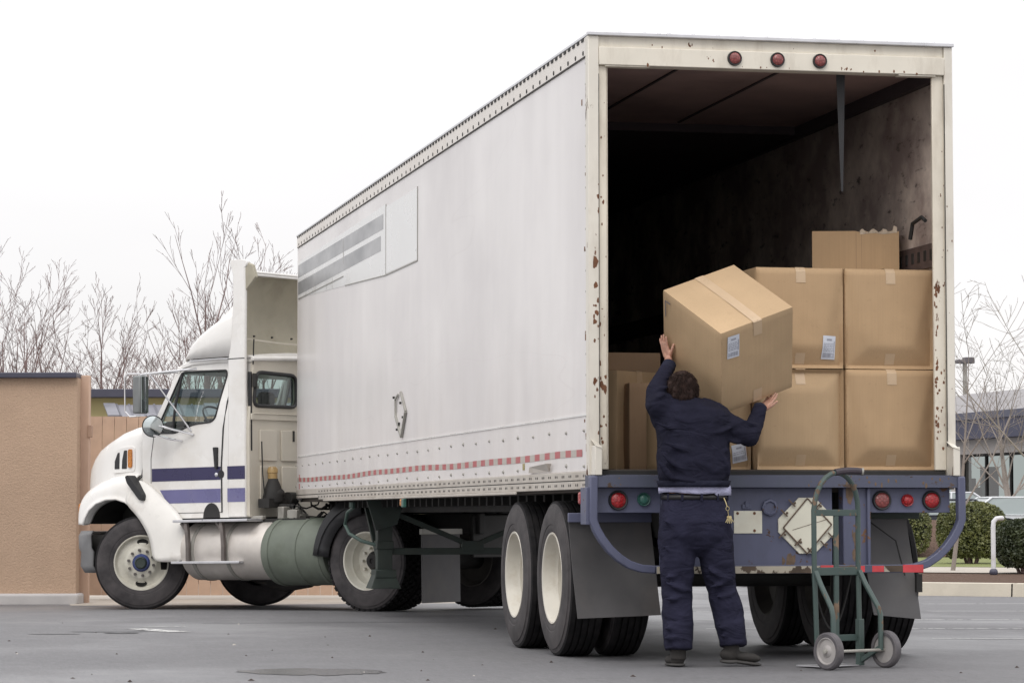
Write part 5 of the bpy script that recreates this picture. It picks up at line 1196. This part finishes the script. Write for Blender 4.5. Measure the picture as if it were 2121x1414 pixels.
# lifted box: tipped towards the man
Cc=ony(1493,692,-.74)                    # its nearest upper corner
_fw=(Cc-CAM); S_=_fw.length; _fw.normalize(); _rr=_fw.cross(Vector((0,0,1))).normalized(); _uu=_rr.cross(_fw)
def im(r,u,t): return _rr*r+_uu*u+_fw*(-t)
Lh=[x/FPX*S_*math.cos(math.atan(430/FPX)) for x in (215.6,185,200.6)]
va=im(.5705,-.436,.696); vb=im(.8216,.3027,-.483); vc=im(0,-.8475,-.531)
ctr=Cc-va*Lh[0]/2+vb*Lh[1]/2+vc*Lh[2]/2
bx=vb.normalized(); bz=(-vc).normalized(); by=bz.cross(bx).normalized(); bx=by.cross(bz).normalized()
MW=Matrix(((bx.x,by.x,bz.x,ctr.x),(bx.y,by.y,bz.y,ctr.y),(bx.z,by.z,bz.z,ctr.z),(0,0,0,1)))
hw_,hd_,hh_=Lh[1]/2,Lh[0]/2,Lh[2]/2
held=carton('tilted cardboard box being lifted in both hands by the man',Lh[1],Lh[0],Lh[2],mw=MW,m='card2',seed=9,tape=(1,1),lab=(-hw_+.09,hh_-.12,.088,.16,R_(-2)),group=None,bul=.010)
mb=MB(); x=-hw_-.0125; mb.box(x,x+.002,hd_-.10,hd_-.045,hh_-.055,hh_-.049); mb.box(x,x+.002,hd_-.10+.05,hd_-.045,hh_-.17,hh_-.05) if False else mb.box(x,x+.002,hd_-.051,hd_-.045,hh_-.17,hh_-.05)
mb.build('printed_corner_mark',M['ink'],held)
# ================================================================== hand truck
th=R_(26); e1=Vector((math.cos(th),math.sin(th),0)); g1=Vector((-math.sin(th),math.cos(th),0))
ht=empty('hand_truck',(1.475,-.905,0),(0,0,th),label='worn green two-wheeled hand truck standing behind the trailer bumper',category='hand truck')
def hp(name,mb,m,bevel=0,parent=ht,smooth=False): return mb.build(name,m,parent,smooth,bevel)
fw=.19; y0=.17
mb=MB(); pts=[(-fw+.012,y0-.01,.06),(-fw,y0,.60),(-fw-.002,y0,.98)]
for k in range(1,12): a=math.pi*(1-k/12); pts.append((fw*math.cos(a),y0-.01*math.sin(a),.98+.235*math.sin(a)))
pts+=[(fw+.002,y0,.98),(fw,y0,.60),(fw+.0,y0-.01,.06)]
mb.tube(pts,.0165,10); hp('frame',mb,M['dolly_green'],smooth=True)
for cb_ in ((-fw,fw,y0-.008,y0+.006,.945,.985),(-fw,fw,y0-.01,y0+.01,.575,.625),(-.03,fw,y0-.008,y0+.008,.165,.205)): hp('cross_bar',MB().box(*cb_),M['dolly_green'],.003)
mb=MB(); mb.box(-.018,.018,y0-.006,y0+.010,.17,.95); hp('centre_bar',mb,M['dolly_green'],.003)
for s in (-1,1):
    mb=MB(); mb.tube([(s*fw,y0-.012,.60),(s*fw*1.02,y0-.06,.52),(s*fw*1.06,y0-.16,.38),(s*fw*1.08,y0-.178,.33),(s*fw*1.08,y0-.18,.11)],.0165,10); hp('axle_brace',mb,M['dolly_green'],smooth=True)
mb=MB(); mb.tube([(fw,y0-.01,.035),(fw*1.08,y0-.18,.13)],.02,4); mb.box(fw-.02,fw+.02,y0-.03,y0+.01,.01,.3); hp('heel_bracket',mb,M['dolly_green'],.003)
mb=MB(); mb.tube([(-.25,-.012,.112),(.25,-.012,.112)],.010,8); hp('axle',mb,M['steel'],smooth=True)
mb=MB().prism([(-.17,y0-.02),(.20,y0-.02),(.19,y0+.17),(-.16,y0+.20)],lambda u,v,d:(u,v,d),.008,.016); hp('toe_plate',mb,M['alu'],.002)
mb=MB(); 
pts=[]
for k in range(5,10): a=math.pi*(1-k/12); pts.append((fw*math.cos(a)*.9,y0-.016*math.sin(a)-.0,.992+.235*math.sin(a)))
pts=[(-.015,y0-.01,1.216),(.03,y0-.02,1.224),(.08,y0-.04,1.228),(.13,y0-.06,1.226),(.155,y0-.07,1.222)]
mb.tube(pts,.022,10); hp('grip',mb,M['dolly_grip'],smooth=True)
mb=MB(); mb.lathe([(.024,0),(.024,.012),(.012,.012),(.011,.002)],pts[-1],(.6,-.35,-.05),12,True); hp('grip_end',mb,M['steel'],smooth=True)
for s in (-1,1):
    t=MB().lathe([(.085,-.024),(.105,-.026),(.115,-.018),(.116,0),(.115,.018),(.105,.026),(.085,.024)],(s*.248,-.012,.116),(s,0,0),40); t=hp('tyre',t,M['dolly_tyre'],smooth=True)
    MB().lathe([(.087,-.018),(.086,.022),(.080,.024),(.072,.012),(.04,.014),(.03,.022),(.012,.026),(.01,.02)],(s*.248,-.012,.116),(s,0,0),32,True).build('wheel_disc',M['dolly_rim'],t,True)
    MB().lathe([(.016,.02),(.015,.038),(.005,.040)],(s*.248,-.012,.116),(s,0,0),12,True).build('axle_nut',M['steel'],t,True)
# ================================================================== the man
Pc=ony(1438,1375,-.44)
man=empty('person',(Pc.x,Pc.y,0),label='man seen from behind in navy jacket and trousers lifting a box',category='person')
MT=Matrix.Translation((-Pc.x,-Pc.y,0))
def q(u,v,y): return MT@ony(u,v,y)
def organic(name,mb,m,vox=.012,sm_=6,disp=0,dsize=.08,parent=man,dtype='CLOUDS',fac=.5):
    o=mb.build(name,m,parent,'all'); r=o.modifiers.new('remesh','REMESH'); r.mode='VOXEL'; r.voxel_size=vox; r.use_smooth_shade=True
    s=o.modifiers.new('smooth','SMOOTH'); s.iterations=sm_; s.factor=fac
    if disp:
        t=bpy.data.textures.new(name+'_folds',dtype); t.noise_scale=dsize
        if hasattr(t,'noise_depth'): t.noise_depth=3
        d=o.modifiers.new('folds','DISPLACE'); d.texture=t; d.strength=disp; d.mid_level=.5; d.texture_coords='LOCAL'
    return o
def oval(c,rx,ry,n=24,rz=0,tilt=0,sq=2.3):
    out=[]
    for j in range(n):
        a=2*math.pi*j/n; x=rx*math.copysign(abs(math.cos(a))**(2/sq),math.cos(a)); y=ry*math.copysign(abs(math.sin(a))**(2/sq),math.sin(a))
        X=x*math.cos(rz)-y*math.sin(rz); Y=x*math.sin(rz)+y*math.cos(rz); out.append((c[0]+X,c[1]+Y,c[2]+X*tilt))
    return out
# trousers
Yb=-.44
mb=MB()
mb.rings([oval(q(1439,1022,Yb),.205,.135),oval(q(1439,1045,Yb),.218,.145),oval(q(1440,1080,Yb-.01),.232,.16),oval(q(1440,1110,Yb-.005),.225,.155),oval(q(1441,1135,Yb),.19,.115),oval(q(1441,1152,Yb+.01),.12,.05)])
mb.chain([q(1402,1105,Yb),q(1403,1160,Yb+.0),q(1402,1215,Yb+.03),q(1403,1275,Yb+.01),q(1405,1306,Yb-.0)],[.122,.112,.100,.099,.093]); mb.tube([q(1404,1290,Yb),q(1405,1318,Yb),q(1406,1345,Yb-.01)],[.098,.095,.090],18)
mb.chain([q(1478,1105,Yb),q(1486,1160,Yb+.0),q(1495,1215,Yb+.03),q(1510,1275,Yb+.02),q(1514,1298,Yb+.0)],[.122,.112,.098,.096,.091]); mb.tube([q(1512,1285,Yb),q(1516,1312,Yb),q(1518,1337,Yb-.01)],[.096,.093,.088],18)
# folds as ridges
rnd=random.Random(21)
def ridge(mb,a,b,r,bow=(0,0,0)):
    a=Vector(a);b=Vector(b);m_=(a+b)/2+Vector(bow); mb.tube([a,a.lerp(m_,.6)+Vector(bow)*.2,m_,b.lerp(m_,.6)+Vector(bow)*.2,b],[r*.35,r*.85,r,r*.85,r*.35],8)
for (u0,v0,u1,v1,yo,r) in ((1376,1195,1428,1180,-.085,.014),(1378,1205,1436,1222,-.095,.016),(1374,1240,1425,1228,-.085,.013),(1465,1175,1516,1198,-.10,.017),(1470,1215,1518,1192,-.09,.014),(1480,1235,1526,1222,-.08,.012),(1374,1300,1434,1290,-.09,.016),(1376,1320,1430,1312,-.085,.016),(1488,1298,1534,1285,-.085,.015),(1492,1316,1535,1302,-.085,.013),(1445,1100,1508,1072,-.125,.010),(1370,1075,1432,1095,-.12,.010),(1440,1060,1443,1130,-.135,.008),(1462,1140,1520,1120,-.10,.012),(1372,1130,1425,1150,-.10,.010)):
    ridge(mb,q(u0,v0,Yb+yo+.016),q(u1,v1,Yb+yo*.85+.016),r*1.5,(0,-.008,-.014))
tr_=organic('trousers',mb,M['trousers'],.0085,7,.022,.11)
mb=MB(); mb.rings([oval(q(1439,1034,Yb),.216,.146),oval(q(1439,1024,Yb),.213,.143)]); o=mb.build('belt',M['belt'],man,'all'); q_=o.modifiers.new('t','SOLIDIFY'); q_.thickness=.006
mb=MB()
for u in (1378,1402,1440,1475,1500):
    p=q(u,1029,Yb); k=math.sqrt(max(0,1-((p.x-q(1439,1029,Yb).x)/.218)**2)); mb.box(p.x-.007,p.x+.007,p.y-.150*k-.006,p.y-.150*k+.004,p.z-.022,p.z+.02)
mb.build('belt_loops',M['trousers'],man)
# shirt hem
rows=[]
for v,rx,ry,k in ((998,.205,.135,0),(1006,.226,.155,.006),(1014,.228,.157,.010),(1021,.226,.156,.012)):
    c=q(1438,v,Yb); r=[]
    for j in range(60):
        a=2*math.pi*j/60; f=1+k*3*math.sin(a*9+v*.05)*.5+k*2*math.sin(a*17)*.5; r.append((c.x+rx*f*math.cos(a)+(k*1.2 if math.cos(a)>.6 else 0),c.y+ry*f*math.sin(a),c.z-k*.5*math.sin(a*3)-(.018 if (a>5.2 and a<6.1 and v>1018) else 0)))
    rows.append(r)
o=MB().rings(rows,True,False).build('shirt_hem',M['shirt'],man,'all'); q_=o.modifiers.new('t','SOLIDIFY'); q_.thickness=.004
# jacket
Yj=-.455
mb=MB()
mb.rings([oval(q(1438,1004,Yj),.205,.15),oval(q(1437,994,Yj),.226,.165,tilt=-.0),oval(q(1437,968,Yj),.238,.175),oval(q(1436,935,Yj),.232,.168),oval(q(1436,900,Yj-.0),.232,.160),oval(q(1437,868,Yj-.005),.245,.150,rz=-.1),oval(q(1436,848,Yj-.005),.222,.130,rz=-.1,tilt=-.05),oval(q(1430,832,Yj),.165,.105,tilt=-.08),oval(q(1421,822,Yj),.085,.075)])
# left arm (raised) and right arm
LA=[q(1379,862,Yj+.02),q(1362,838,Yj-.01),q(1360,812,Yj+.03),q(1372,784,Yj+.10),q(1384,760,Yj+.16)]
mb.chain(LA,[.098,.078,.068,.056,.044])
RA=[q(1483,868,Yj),q(1520,888,Yj-.04),q(1551,903,Yj-.06),q(1563,878,Yj-.02),q(1573,848,Yj+.02)]
mb.chain(RA,[.092,.080,.070,.058,.044])
mb.chain([q(1400,850,Yj),q(1380,840,Yj)],[.10,.085]); mb.chain([q(1460,852,Yj),q(1487,866,Yj)],[.09,.09])
for (u0,v0,u1,v1,yo,r,bw_) in ((1372,940,1440,978,-.165,.014,(0,-.01,-.03)),(1375,915,1470,935,-.165,.012,(0,-.01,-.02)),(1440,982,1508,960,-.16,.014,(0,-.01,-.02)),(1420,905,1515,885,-.155,.013,(0,-.01,-.015)),(1490,880,1545,870,-.11,.014,(0,-.01,-.02)),(1365,955,1400,995,-.155,.016,(0,-.01,-.02)),(1480,925,1512,985,-.14,.015,(.01,-.01,0)),(1455,945,1508,930,-.155,.010,(0,-.01,-.02)),(1400,990,1470,993,-.165,.012,(0,-.01,-.012)),(1355,872,1420,888,-.13,.010,(0,-.01,-.02)),(1352,830,1380,815,-.08,.011,(0,-.01,0)),(1356,808,1384,800,-.05,.010,(0,-.01,0)),(1362,788,1388,780,.03,.008,(0,-.01,0)),(1535,868,1575,880,-.11,.010,(0,-.01,-.01)),(1545,915,1572,885,-.12,.009,(.0,-.01,0)),(1500,905,1540,918,-.11,.010,(0,-.01,-.01)),(1400,845,1460,842,-.10,.008,(0,-.01,.01))):
    ridge(mb,q(u0,v0,Yj+yo+.014),q(u1,v1,Yj+yo*.9+.014),r*1.6,bw_)
organic('jacket',mb,M['jacket'],.0085,7,.020,.10)
mb=MB(); mb.rings([oval(q(1437,1007,Yj),.222,.158),oval(q(1437,996,Yj),.231,.168)]); o=mb.build('jacket_waistband',M['jacket_rib'],man,'all'); q_=o.modifiers.new('t','SOLIDIFY'); q_.thickness=.006; q_.offset=1
mb=MB(); mb.tube([LA[-1]-(LA[-1]-LA[-2])*.25,LA[-1]+(LA[-1]-LA[-2])*.30],[.047,.043],20); mb.build('cuff',M['jacket_rib'],man,True,.004); mb=MB(); mb.tube([RA[-1]-(RA[-1]-RA[-2])*.25,RA[-1]+(RA[-1]-RA[-2])*.25],[.047,.043],20); mb.build('cuff',M['jacket_rib'],man,True,.004)
mb=MB(); mb.rings([oval(q(1419,834,Yj),.10,.085),oval(q(1418,826,Yj+.01),.082,.075),oval(q(1418,816,Yj+.015),.078,.07)]); o=mb.build('collar',M['jacket_rib'],man,'all')
# body: head, neck, arms inside the sleeves, hands, hips and legs: one skin
hc=q(1413,814,Yj+.01)
def raypl(u,v,p0,n):
    d=_f+_r*((u-1060.5)/FPX)-_u*((v-707)/FPX); t=(p0-CAM).dot(n)/d.dot(n); return CAM+d*t
lfaceC=ctr-bx*(hw_+.012); bfaceC=ctr-bz*(hh_+.006); ffaceC=ctr-by*(hd_+.012)
body=MB()
body.ellip(hc+Vector((0,.01,0)),.074,.092,.112,Euler((R_(-12),0,0)))
body.ellip(hc+Vector((-.0,.035,-.06)),.052,.065,.055,Euler((R_(-12),0,0)))
body.chain([hc+Vector((0,.085,-.0)),hc+Vector((0,.112,-.03))],[.010,.016]); body.ellip(hc+Vector((0,.09,-.068)),.026,.012,.009)
body.ellip(hc+Vector((.028,.082,.012)),.016,.012,.009); body.ellip(hc+Vector((-.028,.082,.012)),.016,.012,.009)
for s in (-1,1): body.ellip(hc+Vector((s*.078,.012,-.012)),.010,.022,.034,Euler((R_(-10),0,R_(s*20))))
body.chain([hc+Vector((0,-.01,-.06)),q(1420,850,Yj+.0)],[.058,.066])
body.rings([oval(q(1436,860,Yj),.17,.10),oval(q(1437,930,Yj),.16,.11),oval(q(1438,1020,Yj),.16,.11),oval(q(1439,1090,Yb),.17,.12)])
body.chain([q(1425,850,Yj),LA[0],LA[2],LA[4]],[.06,.055,.042,.030]); body.chain([q(1440,855,Yj),RA[0],RA[2],RA[4]],[.06,.055,.042,.030])
body.chain([q(1402,1105,Yb),q(1402,1215,Yb+.03),q(1405,1335,Yb)],[.09,.06,.030]); body.chain([q(1478,1105,Yb),q(1495,1215,Yb+.03),q(1517,1330,Yb)],[.09,.06,.030])
def hand(mb,wrist,fd,pn,td,curl=(.15,.25,.3),spread=.10,Ls=(.072,.080,.075,.060),thumb_l=(.035,.032,.028),tcurl=.3,arm=None,tang=.9):
    fd=Vector(fd).normalized(); pn=(Vector(pn)-fd*Vector(pn).dot(fd)).normalized(); sd=pn.cross(fd)
    if sd.dot(Vector(td))<0: sd=-sd
    wrist=Vector(wrist)
    if arm is not None: mb.chain([arm,wrist],[.031,.026])
    kn=[]
    for i in range(4):
        off=(1.5-i)*.0205; k=wrist+fd*(.088-abs(i-1.2)*.004)+sd*off; kn.append(k); mb.chain([wrist+sd*off*.55+fd*.006,wrist+sd*off*.8+fd*.05,k],[.0165,.0165,.0125],10)
    mb.ellip(wrist+fd*.05,.001+.030,.040,.014,rot=Matrix((sd,fd,pn)).transposed().to_euler())
    for i,k in enumerate(kn):
        a=(1.5-i)*spread; d0=(fd*math.cos(a)+sd*math.sin(a)).normalized(); L=Ls[i]; p=k; ang=0; r=[.0095,.0088,.0080,.0070]
        for j,fr_ in enumerate((.45,.30,.25)):
            ang+=curl[j]; dd=d0*math.cos(ang)+pn*math.sin(ang); n_=p+dd*L*fr_; mb.capsule(p,n_,r[j],r[j+1],10); p=n_
    p=wrist+sd*.026+fd*.020; a=tang
    for j,L in enumerate(thumb_l):
        dd=(fd*math.cos(a)+sd*math.sin(a))+pn*(.12+j*tcurl*.5); dd.normalize(); n_=p+dd*L; mb.capsule(p,n_,(.0150,.0115,.0098)[j],(.0115,.0098,.0080)[j],10); p=n_; a-=.16
HB=MB()
# left hand flat on the left face of the box
pL=MT@raypl(1391,742,lfaceC,bx); n_in=bx
up_on=(MT@raypl(1378,695,lfaceC,bx)-pL).normalized()
thd=(MT@raypl(1408,725,lfaceC,bx)-pL).normalized()
hand(HB,pL-n_in*.024,up_on-n_in*-.0,n_in,thd,curl=(-.0,.06,.08),spread=.13,arm=LA[4],Ls=(.070,.078,.073,.058),tang=.75)
# right hand cupped under the lower edge, thumb up the front face
pe=MT@raypl(1590,826,ffaceC,by); ed=bx
wr=pe-bx*.070-bz*.055-by*.02
hand(HB,wr,(bx*.93+bz*.30+by*.28),(by*.35+bz*.9),(bz*.9-by*.75),curl=(.10,.16,.18),spread=.07,arm=RA[4],Ls=(.070,.076,.070,.058),tang=.95,tcurl=.10)
body.v+= [] ; o_=len(body.v); body.v+=HB.v; body.f+=[tuple(i+o_ for i in f) for f in HB.f]; body.mi+=[0]*len(HB.f)
organic('body',body,M['person_skin'],.0048,3,0,fac=.45)
# hair
mb=MB(); HR=Euler((R_(-10),0,R_(4)))
mb.ellip(hc+Vector((.0,-.004,.012)),.094,.108,.118,HR,28,18); rnd=random.Random(5)
for k in range(46):
    a=rnd.uniform(0,6.28); ph=rnd.uniform(.1,2.0); d=Vector((math.sin(ph)*math.cos(a),math.sin(ph)*math.sin(a),math.cos(ph)))
    if d.y>.55 and d.z<.35: continue
    p=hc+Vector((0,-.004,.012))+Vector((d.x*.088,d.y*.10,d.z*.11)); mb.ellip(p,.020,.020,.026)
for k in range(16): x=-.075+k*.010; mb.ellip(hc+Vector((x,-.070+abs(x)*.35,-.092)),.016,.018,.042)
hr_=organic('hair',mb,M['hair'],.006,3,.012,.03)
mb=MB()
for k in range(1900):
    a=rnd.uniform(0,6.28); ph=math.acos(rnd.uniform(-.62,1)); d=Vector((math.sin(ph)*math.cos(a),math.sin(ph)*math.sin(a),math.cos(ph)))
    if d.y>.5 and d.z<.4: continue
    base=hc+Vector((0,-.004,.010))+Vector((d.x*.096,d.y*.110,d.z*.122)); tg=Vector((d.x*.3+.35*math.sin(a*2+k),d.y*.3,-1)); tg=(tg-d*tg.dot(d)).normalized(); sw=Vector((rnd.uniform(-.5,.5),rnd.uniform(-.5,.5),rnd.uniform(-.3,.4)))
    L=rnd.uniform(.02,.045); p1=base+(tg+sw*.5).normalized()*L*.5+d*.006; p2=p1+(tg+sw-d*.35).normalized()*L*.5; mb.tube([base-d*.004,p1,p2],[.0014,.0012,.0004],3,cap=False)
mb.build('hair_strands',M['hair'],hr_,'all')
# shoes
mb=MB(); a=q(1405,1350,Yb); 
mb.ellip((a.x,a.y+.02,.052),.046,.062,.048); mb.ellip((a.x-.002,a.y+.12,.04),.050,.095,.034); mb.tube([(a.x,a.y-.0,.05),(a.x,a.y+.0,.20)],[.05,.050],16)
organic('shoe',mb,M['shoe'],.006,3); mb=MB(); b=q(1512,1350,Yb); d=Vector((.90,-.10,0)).normalized()
R3=Euler((0,R_(6),math.atan2(d.y,d.x)-math.pi/2))
mb.ellip((b.x,b.y,.075),.048,.065,.046,R3); mb.ellip(Vector((b.x,b.y,.058))+d*.10,.046,.10,.032,Euler((R_(-8),0,math.atan2(d.y,d.x)-math.pi/2))); mb.tube([(b.x+.01,b.y,.08),(b.x+.005,b.y,.21)],[.05,.050],16)
organic('shoe',mb,M['shoe'],.006,3)
mb=MB(); mb.ellip((a.x,a.y+.02,.014),.050,.066,.014); mb.ellip((a.x-.002,a.y+.12,.012),.053,.10,.012); organic('shoe_sole',mb,M['sole'],.005,1); mb=MB(); mb.ellip(Vector((b.x,b.y,.034)),.050,.068,.016,R3); mb.ellip(Vector((b.x,b.y,.022))+d*.10,.049,.105,.014,Euler((R_(-8),0,math.atan2(d.y,d.x)-math.pi/2)))
organic('shoe_sole',mb,M['sole'],.005,1)
# keys on a clip
c=q(1503,1042,Yb-.12)
mb=MB(); mb.tube([c+Vector((-.012,0,.035)),c+Vector((.0,-.012,.0)),c+Vector((.005,-.014,-.02))],.0032,6)
pts=[c+Vector((.008+.011*math.cos(t),-.014,-.032+.013*math.sin(t))) for t in [2*math.pi*i/14 for i in range(15)]]; mb.tube(pts,.0025,6,cap=False); mb.tube([c+Vector((.010,-.014,-.045)),c+Vector((.014,-.014,-.075))],.0025,6)
for k in range(5):
    an=-.5+k*.28; p=c+Vector((.016,-.016-.003*k,-.08)); dd=Vector((math.sin(an),0,-math.cos(an))); mb.lathe([(.010,0),(.010,.0025)],p+dd*.008,(0,-1,0),10,True); mb.tube([p+dd*.014,p+dd*.045],[.0045,.0035],4)
mb.build('key_bunch',M['brass'],man,True)
